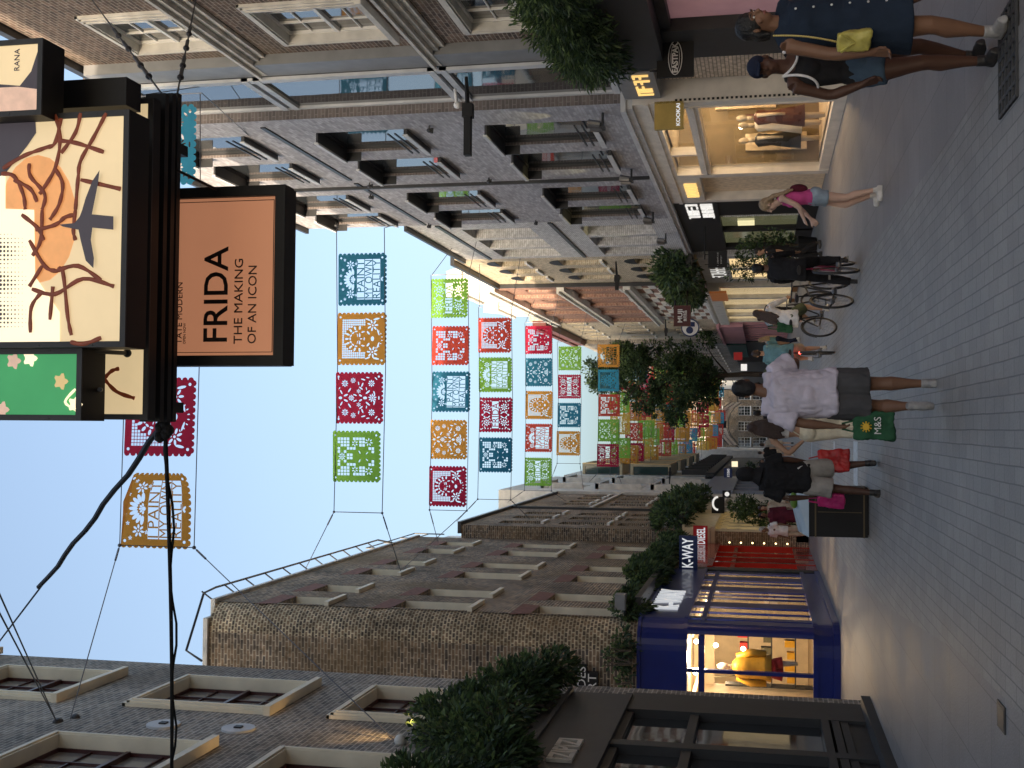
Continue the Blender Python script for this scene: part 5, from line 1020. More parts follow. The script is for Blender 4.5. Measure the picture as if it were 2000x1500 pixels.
# arch sign across the far end
mat('arch_board',(.8,.73,.62),.6); AR=thing('arch_sign',(.5,148,5.5),'curved cream name arch across the far end of the street','sign'); pa=[onY(x,y,148) for x,y in ((1437,786),(1424,795),(1416,806),(1411,822),(1411,836),(1416,850),(1424,860),(1432,869))]
b=MB(); 
for i in range(7):
    p,q=pa[i],pa[i+1]; 
    if i==3: m_=1
    else: m_=0
    b.hexa([(p.x,147.9,p.z-.45),(q.x,147.9,q.z-.45),(q.x,148.1,q.z-.45),(p.x,148.1,p.z-.45),(p.x,147.9,p.z+.45),(q.x,147.9,q.z+.45),(q.x,148.1,q.z+.45),(p.x,148.1,p.z+.45)],m_)
b.build('board',['arch_board','black'],AR); b=MB()
for i in (0,1,2,4,5,6):
    p,q=pa[i],pa[i+1]
    for k in range(4): u=p.lerp(q,(k+.5)/4); b.box(u.x-.035,u.x+.035,147.86,147.89,u.z-.11,u.z+.11)
b.build('fine_lettering','dark_grey',AR); b=MB(); 
for dz in (-.7,.6): b.tube([(p.x,148.2,p.z+dz) for p in pa],.05,6)
b.tube([(pa[0].x,148,pa[0].z-.3),(6,148,5.2)],.05,6); b.tube([(pa[-1].x,148,pa[-1].z-.3),(-2.5,148,4.4)],.05,6); b.build('frame','dark',AR)
# street lights reaching out from the walls
for i,(X,tip,Y,z,lb) in enumerate([(6.3,4.86,20.6,6.72,'black arm street light over the glazed bay, nearest on the right'),(6.05,5.0,43.2,6.75,'black arm street light beside the beige arched house'),(6.05,5.1,67,6.85,'black arm street light near the street tree'),(-3.4,-2.4,71,6.9,'black arm street light on the left pale block')]):
    t=thing('street_light',(X,Y,z),lb,'street light','street lights on the house walls'); s=-1 if X>0 else 1
    b=MB(); b.tube([(X,Y,z+.03),(X+s*.55,Y,z)],[.03,.045],8); b.build('arm','black',t)
    b=MB(); b.box(min(X+s*.5,tip),max(X+s*.5,tip),Y-.08,Y+.08,z-.07,z+.05); b.box(min(X+s*.5,X+s*.75),max(X+s*.5,X+s*.75),Y-.1,Y+.1,z-.1,z+.0501+.03); b.build('lamp_housing','black',t)
cam_=thing('security_camera',(5.95,20.7,7.4),'small white dome security camera near the glazed bay','camera'); p=onX(893,205,5.95); cam_.location=p; b=MB(); b.tube([p,p+V((.3,0,.05))],.03,8); b.build('bracket','ink_white',cam_); b=MB(); b.ell(p,(.07,.07,.07)); b.build('dome','ink_white',cam_)
# litter bin
bn=thing('litter_bin',(-1.22,18,0),'large black double litter bin with a pale sloping lid in the middle of the street','bin')
b=MB(); x0,x1,y0,y1=-1.58,-.86,17.85,18.45
b.box(x0,x1,y0,y1,.02,.84); b.box(x0+.04,x1-.04,y0+.04,y1-.04,.0,.02); b.build('body','black',bn)
b=MB()
for z in (.06,.74): b.box(x0-.004,x1+.004,y0-.004,y1+.004,z,z+.022)
b.box(x0+.355,x0+.365,y0-.003,y0-.0005,.1,.72); b.build('trim',mat('gold_trim',(.12,.09,.05),.5,metal=.4),bn)
b=MB(); b.hexa([(x0-.01,y0-.01,.845),(x1+.01,y0-.01,.845),(x1+.01,y1+.01,.845),(x0-.01,y1+.01,.845),(x0+.03,y0+.05,.93),(x1-.1,y0+.05,1.02),(x1-.1,y1-.05,1.12),(x0+.03,y1-.05,.98)]); b.build('lid',mat('pale_lid',(.45,.58,.68),.25,var=.08),bn)
b=MB(); b.ell((-1.05,18.0,1.05),(.14,.1,.06)); tag(b.build('plastic_wrapper',mat('lime',(.2,.35,.05),.5,trans=.3)),'crumpled lime green wrapper left on the litter bin','litter')
# ================================================================ PEOPLE
from mathutils import noise as NZ
def sk(n,c): mat('skin_'+n,c,.55,var=.08,vs=9,spec=.35)
sk('deep',(.085,.042,.028)); sk('brown',(.175,.092,.056)); sk('tan',(.45,.27,.18)); sk('fair',(.62,.42,.33))
for n,c in dict(black=(.018,.018,.02),lilac=(.56,.52,.6),charcoal=(.075,.075,.08),cream=(.72,.66,.5),white=(.75,.74,.74),denim=(.012,.021,.038),denim_light=(.28,.36,.44),denim_mid=(.06,.1,.15),grey=(.36,.34,.31),pink=(.55,.08,.27),teal=(.14,.28,.32),burgundy=(.1,.015,.03),navy=(.012,.017,.036),beige=(.5,.42,.33),green=(.03,.1,.05),red=(.5,.03,.03),blue=(.08,.15,.35),olive=(.1,.12,.07)).items(): mat('cloth_'+n,c,.85,var=.18,vs=7,spec=.2,bump=.15,bs=90)
for n,c in dict(black=(.005,.0045,.0045),brown=(.04,.02,.014),blond=(.35,.25,.15),grey=(.4,.38,.35)).items(): mat('hair_'+n,c,.5,var=.35,vs=30,bump=.5,bs=120)
mat('shoe_white',(.6,.6,.58),.5,var=.15,vs=20); mat('shoe_black',(.02,.02,.022),.5); mat('shoe_grey',(.3,.3,.3),.6,var=.2,vs=20); mat('eye_white',(.6,.58,.55),.2,var=0); mat('iris',(.02,.01,.01),.1,var=0); mat('lip',(.22,.07,.06),.4,var=0); mat('silver',(.25,.25,.26),.4,metal=1,var=0)
def remesh(mb,vox,sm=3,disp=0.,dsc=9.,seed=0,stretch=1.0):
    me=D.meshes.new('r'); me.from_pydata(mb.v,[],mb.f); bm=bmesh.new(); bm.from_mesh(me); bmesh.ops.recalc_face_normals(bm,faces=bm.faces); bm.to_mesh(me); bm.free()
    o=D.objects.new('r',me); COL.objects.link(o); m=o.modifiers.new('r','REMESH'); m.mode='VOXEL'; m.voxel_size=vox
    r=D.meshes.new_from_object(o.evaluated_get(bpy.context.evaluated_depsgraph_get())); D.objects.remove(o); D.meshes.remove(me)
    bm=bmesh.new(); bm.from_mesh(r)
    for _ in range(sm): bmesh.ops.smooth_vert(bm,verts=bm.verts,factor=.5,use_axis_x=True,use_axis_y=True,use_axis_z=True)
    if disp:
        bm.normal_update(); of=V((seed*3.1,seed*1.7,0))
        for v in bm.verts:
            p=V((v.co.x*dsc,v.co.y*dsc,v.co.z*dsc*stretch))+of
            v.co+=v.normal*disp*(max(-.25,NZ.noise(p))+.7*abs(NZ.noise(p*2.3))+.05)
    bm.to_mesh(r); bm.free(); r.polygons.foreach_set('use_smooth',[True]*len(r.polygons)); return r
def put(name,me,m,parent):
    me.materials.clear()
    me.materials.append(M[m]); o=D.objects.new(name,me); COL.objects.link(o); o.parent=parent; return o
def hand(mb,w,d,side,palm,curl=.5,sc=1.):   # w wrist, d direction of the hand, side = thumb direction, palm = direction fingers curl
    d=V(d).normalized(); side=(V(side)-d*V(side).dot(d)).normalized(); palm=d.cross(side); palm=palm if palm.dot(V((0,1,0)))>-2 else -palm
    w=V(w); k=w+d*.085*sc
    for f in (-.3,0,.3): mb.tube([w+side*f*.05*sc,k+side*f*.1*sc],[.02*sc,.019*sc],7)
    for i,(o,L_) in enumerate(((.034,.07),(.012,.08),(-.011,.074),(-.032,.058))):
        a=k+side*o*sc; b_=a+(d*.6+palm*curl*.5)*L_*.5*sc; c=b_+(d*(.6-.5*curl)+palm*curl)*L_*.55*sc; mb.tube([a-d*.01,b_,c],[.0105*sc,.0098*sc,.0085*sc],6)
    a=w+d*.03*sc+side*.03*sc; mb.tube([a,a+(d*.55+side*.6+palm*.2)*.045*sc,a+(d*1.0+side*.65+palm*.4)*.07*sc],[.0135*sc,.012*sc,.0095*sc],6)
DP=dict(pel=(0,0,.95),wa=(0,0,1.1),ch=(0,0,1.3),ne=(0,-.01,1.46),hd=(0,.015,1.63),sr=(.175,0,1.41),sl=(-.175,0,1.41),er=(.225,-.02,1.13),el=(-.225,-.02,1.13),wr=(.24,.06,.88),wl=(-.24,.06,.88),hr=(.09,0,.92),hl=(-.09,0,.92),kr=(.1,.03,.5),kl=(-.1,.03,.5),ar=(.1,-.02,.09),al=(-.1,-.02,.09),tr=None,tl=None)
def person(label,loc,H,rz,pose={},sex='m',skin='brown',hair='black',hairst='short',top=('tee','black'),bot=('shorts','black'),shoe='black',vox=.012,group=None,face=False,fat=1.,hands=True,seed=1,look=0.,curl=.45,cat='person'):
    T=thing('person',loc,label,cat,group,rz); s=H/1.75; P={k:(V(v)*s if v is not None else None) for k,v in {**DP,**pose}.items()}
    f=fat*s; fe=sex=='f';
    b=MB(); z=V((0,0,1))
    hipw=.168 if fe else .155; wst=.125 if fe else .145; chw=.15 if fe else .17; shr=.045 if fe else .055
    b.tube([P['pel']-z*.07*s,P['pel'],P['wa'],P['ch'],P['ch'].lerp(P['ne'],.55),P['ne']],[hipw*.85*f,hipw*f,wst*f,chw*f,chw*.86*f,.065*s],16,el=.66,side=(1,0,0))
    b.tube([P['ne']-z*.05*s,P['hd']-z*.05*s],[.06*s,.054*s],10)
    for k in 'rl':
        sh=P['s'+k]; b.tube([P['ne'].lerp(sh,.3)-z*.02*s,sh-z*.01*s],[.05*s,.058*f],10); b.tube([sh,sh.lerp(P['e'+k],.45),sh.lerp(P['e'+k],.9),P['e'+k].lerp(P['w'+k],.1),P['e'+k].lerp(P['w'+k],.35),P['w'+k]],[shr*1.12*f,shr*.95*f,.04*f,.039*f,.04*f,.026*s],10)
        h,kn,an=P['h'+k],P['k'+k],P['a'+k]
        ca=kn.lerp(an,.3)-V((0,.012*s,0)); b.tube([h,h.lerp(kn,.35),h.lerp(kn,.8),kn,kn.lerp(an,.12),ca,kn.lerp(an,.7),an],[.094*f,.084*f,.06*f,.055*f,.053*f,.058*f,.042*s,.034*s],12)
        d=(P['w'+k]-P['e'+k]).normalized(); sd=V((0,1,0)) if abs(d.y)<.8 else V(((-1 if k=='r' else 1),0,.2))
        if hands: hand(b,P['w'+k],d,sd,None,curl if not isinstance(curl,dict) else curl[k],s*1.05)
        else: b.ell(P['w'+k]+d*.06*s,(.03*s,.035*s,.055*s))
    if fe:
        for k in (-1,1): b.ell(P['ch']+V((k*.07,.075,-.02))*s,(.06*s,.055*s,.06*s))
        for k in (-1,1): b.ell(P['pel']+V((k*.075,-.055,-.03))*s,(.085*f,.08*f,.09*f))
    # head with brow, jaw, nose, ears
    hd=P['hd']; rl=Matrix.Rotation(look,3,'Z'); tilt=(hd-P['ne']); tx=math.atan2(-(tilt.y-.025*s),tilt.z)*.8; rm=Matrix.Rotation(look,3,'Z')@Matrix.Rotation(tx,3,'X')
    def hp(x,y,zz): return hd+rm@V((x,y,zz))*s
    b.ell(hp(0,-.01,.02),(.073*s,.092*s,.098*s),0,16,12,rm); b.ell(hp(0,.03,-.045),(.055*s,.06*s,.07*s),0,14,10,rm); b.ell(hp(0,.055,-.085),(.026*s,.022*s,.02*s),0,10,8)
    b.tube([hp(0,.085,.02),hp(0,.108,-.02),hp(0,.09,-.028)],[.009*s,.015*s,.01*s],8)
    for k in (-1,1):
        b.ell(hp(k*.076,-.01,-.005),(.012*s,.022*s,.032*s),0,8,6); b.ell(hp(k*.045,.055,-.03),(.022*s,.02*s,.02*s),0,8,6); b.ell(hp(k*.03,.078,.028),(.026*s,.012*s,.009*s),0,8,6)
    b.ell(hp(0,.082,-.055),(.024*s,.014*s,.013*s),0,8,6)
    put('body',remesh(b,vox,2),'skin_'+skin,T)
    if face:
        e=MB(); i_=MB(); br=MB(); lp=MB()
        for k in (-1,1):
            e.ell(hp(k*.031,.077,.012),(.0135*s,.009*s,.008*s),0,10,8); i_.ell(hp(k*.031+.002,.0855,.012),(.0058*s,.003*s,.006*s),0,8,6)
            br.tube([hp(k*.016,.091,.031),hp(k*.034,.089,.037),hp(k*.052,.074,.031)],[.004*s,.0045*s,.002*s],6)
        for dz,r_ in ((.0045,.006),(-.0055,.0075)): lp.tube([hp(-.022,.084,-.055),hp(0,.0965,-.055+dz),hp(.022,.084,-.055)],[.002*s,r_*s,.002*s],8)
        put('eyes',e.mesh('e','eye_white',smooth=True),'eye_white',T); put('irises',i_.mesh('e','iris'),'iris',T); put('eyebrows',br.mesh('e','hair_black'),'hair_black',T); put('lips',lp.mesh('e','lip',smooth=True),'lip',T)
    # hair
    h=MB()
    if hairst in('short','bun','long','bob','hood','cap','fro'):
        g={'short':1.035,'hood':1.25,'cap':1.1,'fro':1.3}.get(hairst,1.13)
        h.ell(hp(0,-.022,.034),(.075*s*g,.09*s*g,.092*s*g),0,16,12,rm)
        if hairst!='hood': h.ell(hp(0,-.055,-.015),(.066*s*g,.055*s*g,.07*s*g),0,14,10,rm)
        if hairst=='bun': h.ell(hp(0,-.12,.07),(.05*s,.05*s,.05*s))
        if hairst=='long':
            hx=.06 if top[0] in('tee','shirt') else 0
            for k in range(9):
                x=(k-4)*.02; h.tube([hp(x*.8,-.07,.03),hp(x*1.15,-.115,-.1),V((hd.x+x*1.6*s,P['ne'].y-(.1+hx)*s,P['ne'].z-.08*s)),V((hd.x+x*(1.5+.1*math.sin(k))*s,P['ch'].y-(.135+hx)*s,P['ch'].z-(.02+hx)*s-.03*s*math.cos(k*1.9)))],[.03*s,.032*s,.03*s,.016*s],7)
        if hairst=='bob':
            for k in range(11): a=R(-25-13*k*1.0-0); a=R(200+14*k); h.tube([hp(.06*math.cos(a),.07*math.sin(a)*.9,.05),hp(.088*math.cos(a),.1*math.sin(a),-.02),hp(.085*math.cos(a),.1*math.sin(a),-.1)],[.03*s,.026*s,.014*s],7)
        if hairst=='hood': h.ell(hp(0,-.03,.0),(.095*s,.105*s,.13*s),0,14,10,rm); h.tube([hd-z*.08*s-V((0,.03*s,0)),P['ne']-z*.02*s],[.09*s,.14*s],14,el=.8,side=(1,0,0))
        if hairst=='cap':
            me=remesh(h,vox*.8,2); put('hair',me,'hair_'+hair,T); h=MB(); h.ell(hp(0,-.01,.05),(.088*s,.1*s,.08*s),0,16,10,rm); h.tube([hp(0,.07,.045),hp(0,.15,.035)],[.06*s,.05*s],12,el=.15,side=(1,0,0)); put('cap',remesh(h,vox*.7,1),'cloth_navy',T)
        else: put('hood' if hairst=='hood' else 'hair',remesh(h,vox*.8,2,.006*s if hairst!='hood' else .004,40,seed,.3),('cloth_black' if hairst=='hood' else 'hair_'+hair),T)
    # clothing
    kind,col=top; c=MB(); L_=.028 if kind in('tee','hoodie','shirt') else .012
    if kind in('tee','hoodie','shirt'):
        hem=P['pel']-z*(.1 if kind!='shirt' else .16)*s
        c.tube([hem,P['pel']+z*.05*s,P['wa'],P['ch'],P['ch'].lerp(P['ne'],.6),P['ne']-z*.01*s],[(hipw+.045)*f,(hipw+.032)*f,(wst+.045)*f,(chw+.028)*f,(chw*.86+.035)*f,.075*s],18,el=.74,side=(1,0,0))
        for k in 'rl':
            c.tube([P['ne'].lerp(P['s'+k],.25)-z*.03*s,P['s'+k]],[.07*s,.074*s],10)
            if kind=='tee': c.tube([P['s'+k],P['s'+k].lerp(P['e'+k],.8)],[.076*f,.088*f],12)
            else: c.tube([P['s'+k],P['e'+k],P['e'+k].lerp(P['w'+k],.9)],[.076*f,.062*f,.045*s],12)
    elif kind in('tank','bandeau','dress','crop'):
        topz=P['ch']+z*(.1 if kind!='bandeau' else .03)*s; lo={'tank':P['pel']+z*.02*s,'bandeau':P['wa']+z*.09*s,'crop':P['wa']+z*.02*s,'dress':P['pel']}[kind]
        pts=[lo,P['wa'].lerp(lo,.3) if kind in('tank','dress') else lo.lerp(topz,.4),P['ch'],topz]; rr_=[(hipw+.012 if kind in('tank','dress') else wst+.016)*f,(wst+.022)*f,(chw+.016)*f,(chw*.86+.012)*f]
        if kind=='dress': pts=[P['pel']-z*.33*s,P['pel']-z*.15*s]+pts; rr_=[(hipw+.07)*f,(hipw+.05)*f]+rr_; rr_[2]=(hipw+.035)*f; rr_[3]=(wst+.04)*f
        c.tube(pts,rr_,18,el=.76 if kind=='dress' else .7,side=(1,0,0))
        for k in (-1,1): c.ell(P['ch']+V((k*.07,.078,-.02))*s,(.066*s,.06*s,.066*s))
        if kind!='bandeau':
            for k in 'rl': q=P['ne'].lerp(P['s'+k],.62); c.tube([topz+V((q.x*.9,.04*s,0)),q+z*.03*s,topz+V((q.x*.9,-.05*s,0))],.034*s,8)
            if kind=='dress': c.tube([P['ch'].lerp(P['ne'],.3),P['ne']-z*.0*s],[.15*f,.085*f],14,el=.75,side=(1,0,0)); [c.tube([P['ne'].lerp(P['s'+k],.3)-z*.01*s,P['ne'].lerp(P['s'+k],.97)],[.066*s,.06*s],10) for k in 'rl']
    elif kind=='robe':
        c.tube([V((0,0,.08)),P['pel'],P['wa'],P['ch'],P['ne']],[.24*s,.2*s,.17*s,.19*s,.09*s],16,el=.8,side=(1,0,0))
        for k in 'rl': c.tube([P['s'+k],P['e'+k],P['w'+k]],[.08*s,.08*s,.06*s],10)
    if c.v: put({'tee':'t_shirt','robe':'robe','dress':'denim_dress' if col=='denim' else 'dress'}.get(kind,kind),remesh(c,max(vox*.9,.009),3,.028*s if kind in('tee','hoodie','shirt') else .008*s,7,seed,.7),'cloth_'+col,T)
    kind,col=bot; c=MB()
    if kind in('shorts','trousers','hotpants','leggings'):
        fr_={'shorts':.82,'hotpants':.4,'trousers':1.9,'leggings':1.9}[kind]; w_={'shorts':.125,'hotpants':.112,'trousers':.11,'leggings':.098}[kind]
        c.tube([P['pel']+z*.1*s,P['pel'],P['pel']-z*.08*s],[(wst+.02)*f,(hipw+.016)*f,(hipw+.004)*f],16,el=.74,side=(1,0,0))
        if fe:
            for k in (-1,1): c.ell(P['pel']+V((k*.075,-.058,-.03))*s,(.094*f,.088*f,.1*f))
        for k in 'rl':
            h_,kn,an=P['h'+k],P['k'+k],P['a'+k]
            if fr_<=1: c.tube([h_,h_.lerp(kn,fr_)],[w_*.95*f,w_*f*(1.02 if kind=='shorts' else .95)],14)
            else: c.tube([h_,h_.lerp(kn,.5),kn,kn.lerp(an,.4),kn.lerp(an,.93)],[w_*f,w_*.9*f,w_*.72*f,w_*.72*f,w_*(.62 if kind=='trousers' else .48)*f],14)
        put(kind,remesh(c,max(vox*.9,.009),3,.012*s,8,seed+4,.6),'cloth_'+col,T)
    for k in 'rl':
        an=P['a'+k]; to=P['t'+k]; d=(to-an).normalized() if to is not None else V((.12 if k=='r' else -.12,.98,-.0)).normalized()
        if to is None: base=an-z*.055*s
        else: base=an
        up=V((0,0,1)) if to is None else (V((0,0,1))-d*d.z).normalized()
        c=MB(); hl=base-d*.06*s-up*.0; fr2=base+d*.17*s
        c.tube([hl,base+d*.02*s,base+d*.1*s,fr2],[.036*s,.043*s,.042*s,.03*s],12,el=.8,side=tuple(up)); c.tube([hl-up*.022*s,base+d*.08*s-up*.026*s,fr2-up*.012*s],[.026*s,.033*s,.024*s],10,el=1.3,side=tuple(up))
        c.tube([base,an.lerp(P['k'+k],.1)],[.042*s,.041*s],10)
        put('shoe',remesh(c,max(.008,vox*.8),2),'shoe_'+shoe,T)
    T['x_scale']=s; del T['x_scale']
    return T,P,s
def lp(T,v): return Matrix.Rotation(T.rotation_euler.z,3,'Z')@V(v)+T.location
def bag(name,label,c,w_,h,d,m_,rz=0,handle=.15,cat='bag',seed=1,text_=None):
    T=thing(name,c,label,cat,None,rz); b=MB(); n=6   # c = top centre of the bag
    pts=[]; 
    b.hexa([(-w_*.5,-d*.5,-h),(w_*.5,-d*.5,-h),(w_*.46,d*.5,-h),(-w_*.46,d*.5,-h),(-w_*.46,-d*.18,0),(w_*.46,-d*.18,0),(w_*.46,d*.18,0),(-w_*.46,d*.18,0)])
    me=remesh(b,.012,2,.022,9,seed,1.); put('body',me,m_,T); b=MB()
    for y in (-.02,.02): b.tube([(-w_*.22,y,-.03),(-w_*.1,y*.5,handle),(w_*.1,y*.5,handle),(w_*.22,y,-.03)],.007,6)
    b2=b.mesh('handle',m_); put('handle',b2,m_,T); return T
# --- the man in lilac and his bag
A,P,s=person('man in lilac t-shirt and dark shorts walking away with a green bag',(.31,11.0,0),1.77,R(2),dict(hd=(.045,.03,1.63),er=(.3,.1,1.2),wr=(.2,.33,1.2),el=(-.27,-.04,1.14),wl=(-.29,-.01,.86),kl=(-.11,.08,.5),al=(-.12,-.2,.22),tl=(-.12,-.17,.05),kr=(.09,.04,.5),ar=(.09,.02,.09)),'m','brown','black','short',('tee','lilac'),('shorts','charcoal'),'grey',.0085,seed=3,fat=1.12)
G=bag('shopping_bag','dark green shopping bag with yellow sun and M&S lettering in the lilac man hand',lp(A,P['wl']+V((0,0,-.16*s))),.25,.34,.12,'cloth_green',R(4),.1,seed=2)
o=text('lettering','M&S',.085,wloc(G)+V((-.0,-.09,-.2)),0,'ink_white',G,.003); o=MB(); o.tube([(-.01,-.088,-.1),(-.01,-.078,-.1)],.03,14)
for k in range(10): a=R(36*k); o.tube([(-.01+.03*math.cos(a),-.084,-.1+.03*math.sin(a)),(-.01+.048*math.cos(a),-.082,-.1+.048*math.sin(a))],.006,4)
me=o.mesh('emblem',mat('sun_yellow',(.7,.42,.02),.5)); put('emblem',me,'sun_yellow',G)
# --- woman in cream trousers
W,P,s=person('woman in white bandeau top and cream trousers walking away with long dark hair',(-.0,16.4,0),1.7,R(-4),dict(el=(-.36,-.04,1.2),wl=(-.2,.02,1.02),er=(.23,.04,1.16),wr=(.2,.16,.98),kl=(-.07,.02,.5),al=(-.06,-.02,.09),kr=(.06,.12,.52),ar=(.05,.02,.14)),'f','tan','brown','long',('bandeau','white'),('leggings','cream'),'black',.0095,seed=5)
b=MB(); b.tube([P['sr']+V((-.03,-.09,.05)),P['ch']+V((.05,-.13,-.02)),P['wa']+V((-.1,-.12,-.06))],.008,6); b.tube([P['sr']+V((-.03,-.09,.05)),P['sr']+V((-.03,.06,.05)),P['wa']+V((.1,.14,0))],.008,6); put('shoulder_strap',b.mesh('s','cloth_cream'),'cloth_cream',W)
# --- hooded man with bags
Hm,P,s=person('man in black hooded top and grey shorts carrying a red and a pink bag',(-.66,16.3,0),1.83,R(8),dict(er=(.23,.02,1.14),wr=(.2,.1,.86),el=(-.27,0,1.13),wl=(-.25,.05,.87),kr=(.16,.16,.52),ar=(.2,.06,.13),kl=(-.14,.0,.5),al=(-.19,-.1,.09),hd=(.03,.03,1.63)),'m','deep','black','hood',('tee','black'),('shorts','grey'),'black',.0095,seed=7)
bag('shopping_bag','crumpled red carrier bag with white patches in the hooded man right hand',lp(Hm,P['wr']+V((.03,0,-.12*s))),.3,.4,.16,'red_bag' if mat('red_bag',(.6,.03,.03),.4,trans=.3,var=.4,vs=5) else '',R(10),.12,seed=4)
bag('shopping_bag','crumpled magenta pink carrier bag in the hooded man left hand',lp(Hm,P['wl']+V((-.03,0,-.12*s))),.2,.34,.12,'pink_bag' if mat('pink_bag',(.6,.04,.22),.4,trans=.3,var=.3,vs=5) else '',R(-20),.12,seed=6)
b=MB(); b.tube([P['wa']+V((.1,-.13,-.1)),P['pel']+V((.2,-.02,-.1))],.012,6); put('white_hem',b.mesh('s','cloth_white'),'cloth_white',Hm)
strokes('fine_lettering',Fr('F',16.13),-.98,-.88,1.17,1.22,'cloth_grey',Hm,1,4,.004,5)
# --- denim dress woman with yellow bag
Dn,P,s=person('woman in dark denim button-front dress with yellow chain bag walking toward us',(2.6,7.75,0),1.67,R(-163),dict(er=(.26,-.0,1.13),wr=(.31,.07,.87),el=(-.24,-.04,1.13),wl=(-.25,.03,.88),kr=(.09,.02,.5),ar=(.09,-.1,.12),kl=(-.09,.17,.51),al=(-.1,.18,.09),hd=(0,.02,1.62)),'f','brown','black','bob',('dress','denim'),('none',''),'grey',.0075,face=True,fat=1.12,seed=9,look=R(20),curl=.75)
b=MB()
for k in range(7):
    zz=1.36-.115*k; b.ell((.0,.165+.004*k-.012*abs(3-k)/3,zz*s),(.008,.006,.008),0,8,6)
put('buttons',b.mesh('b','shoe_white'),'shoe_white',Dn)
Y=thing('handbag',V((2.39,7.52,1.0)),'small yellow leather handbag with silver ring at the denim dress woman side','bag',None,R(-120))
b=MB(); b.hexa([(-.045,-.06,-.14),(.045,-.06,-.14),(.045,.07,-.16),(-.045,.07,-.16),(-.03,-.055,.05),(.03,-.055,.05),(.03,.05,.05),(-.03,.05,.05)]); put('body',remesh(b,.009,2,.012,14,1),'yellow_leather' if mat('yellow_leather',(.36,.32,.07),.5,var=.35,vs=14) else '',Y)
b=MB(); b.tube([(0.04,-.055,.03),(.052,-.0,-.05),(.04,.055,.03)],.01,6); put('flap',b.mesh('f','yellow_leather'),'yellow_leather',Y)
b=MB(); 
sp,q=V((.0,.06,.43)),V((0,0,.05)); n=26
for k in range(n+1):
    t_=k/n; p=q.lerp(sp,t_)+V((.03*math.sin(t_*3.1),.02*math.sin(t_*3.1),0)); b.ell(p,(.007,.007,.011),0,6,4)
mat('chain_gold',(.6,.45,.15),.35,metal=.7); put('chain_strap',b.mesh('c','chain_gold'),'chain_gold',Y)
b=MB(); b.box(-.035,.035,-.004,.004,-.07,.07); o=tag(b.build('phone','shoe_white',None,loc=lp(Dn,P['wr']+V((0,.05,-.12)))),'pale phone held in the denim dress woman hand','phone'); o.rotation_euler=(.5,.2,R(-140))
# --- woman with cap behind her
CP,_,_=person('person in navy cap and black white-trimmed sleeveless top, behind the denim dress',(2.5,8.35,0),1.6,R(-165),dict(er=(.23,-.06,1.14),wr=(.2,.04,.9),ar=(.1,.1,.09),kr=(.1,.12,.5),al=(-.1,-.16,.13),kl=(-.1,.02,.5)),'f','deep','black','cap',('tank','black'),('hotpants','denim_mid'),'black',.0085,fat=1.05,seed=10,look=R(-40))
def arcp(p,n=14):   # smooth curve through four control points
    p=[V(q) for q in p]; return [p[0]*(1-t)**3+p[1]*3*t*(1-t)**2+p[2]*3*t*t*(1-t)+p[3]*t**3 for t in [k/n for k in range(n+1)]]
b=MB(); b.tube(arcp([(.09,.03,1.36),(.07,.16,1.24),(-.07,.16,1.24),(-.09,.03,1.36)]),.009,6)
for k in (-1,1): b.tube(arcp([(k*.095,.03,1.365),(k*.12,.12,1.25),(k*.16,.1,1.13),(k*.175,.0,1.13)]),.009,6)
put('white_trim',b.mesh('t','cloth_white'),'cloth_white',CP)
T,P,s=person('woman in bright pink tank top and pale denim shorts stepping left with backpack',(3.02,15.9,0),1.56,R(78),dict(hd=(0,.1,1.6),ne=(0,.03,1.45),ch=(0,.01,1.3),er=(.2,.14,1.17),wr=(.16,.33,.98),el=(-.21,.12,1.17),wl=(-.16,.3,1.1),kr=(.09,.13,.5),ar=(.09,.0,.12),kl=(-.09,.02,.5),al=(-.09,-.08,.09)),'f','fair','blond','long',('tank','pink'),('hotpants','denim_light'),'white',.0095,seed=12)
b=MB(); b.ell((0,-.12*s,1.17*s),(.1,.07,.12)); b.tube([(.09,-.1,1.2),(.1,-.0,1.33),(.09,.08,1.25)],.015,6); put('backpack',remesh(b,.012,1),'cloth_burgundy',T)
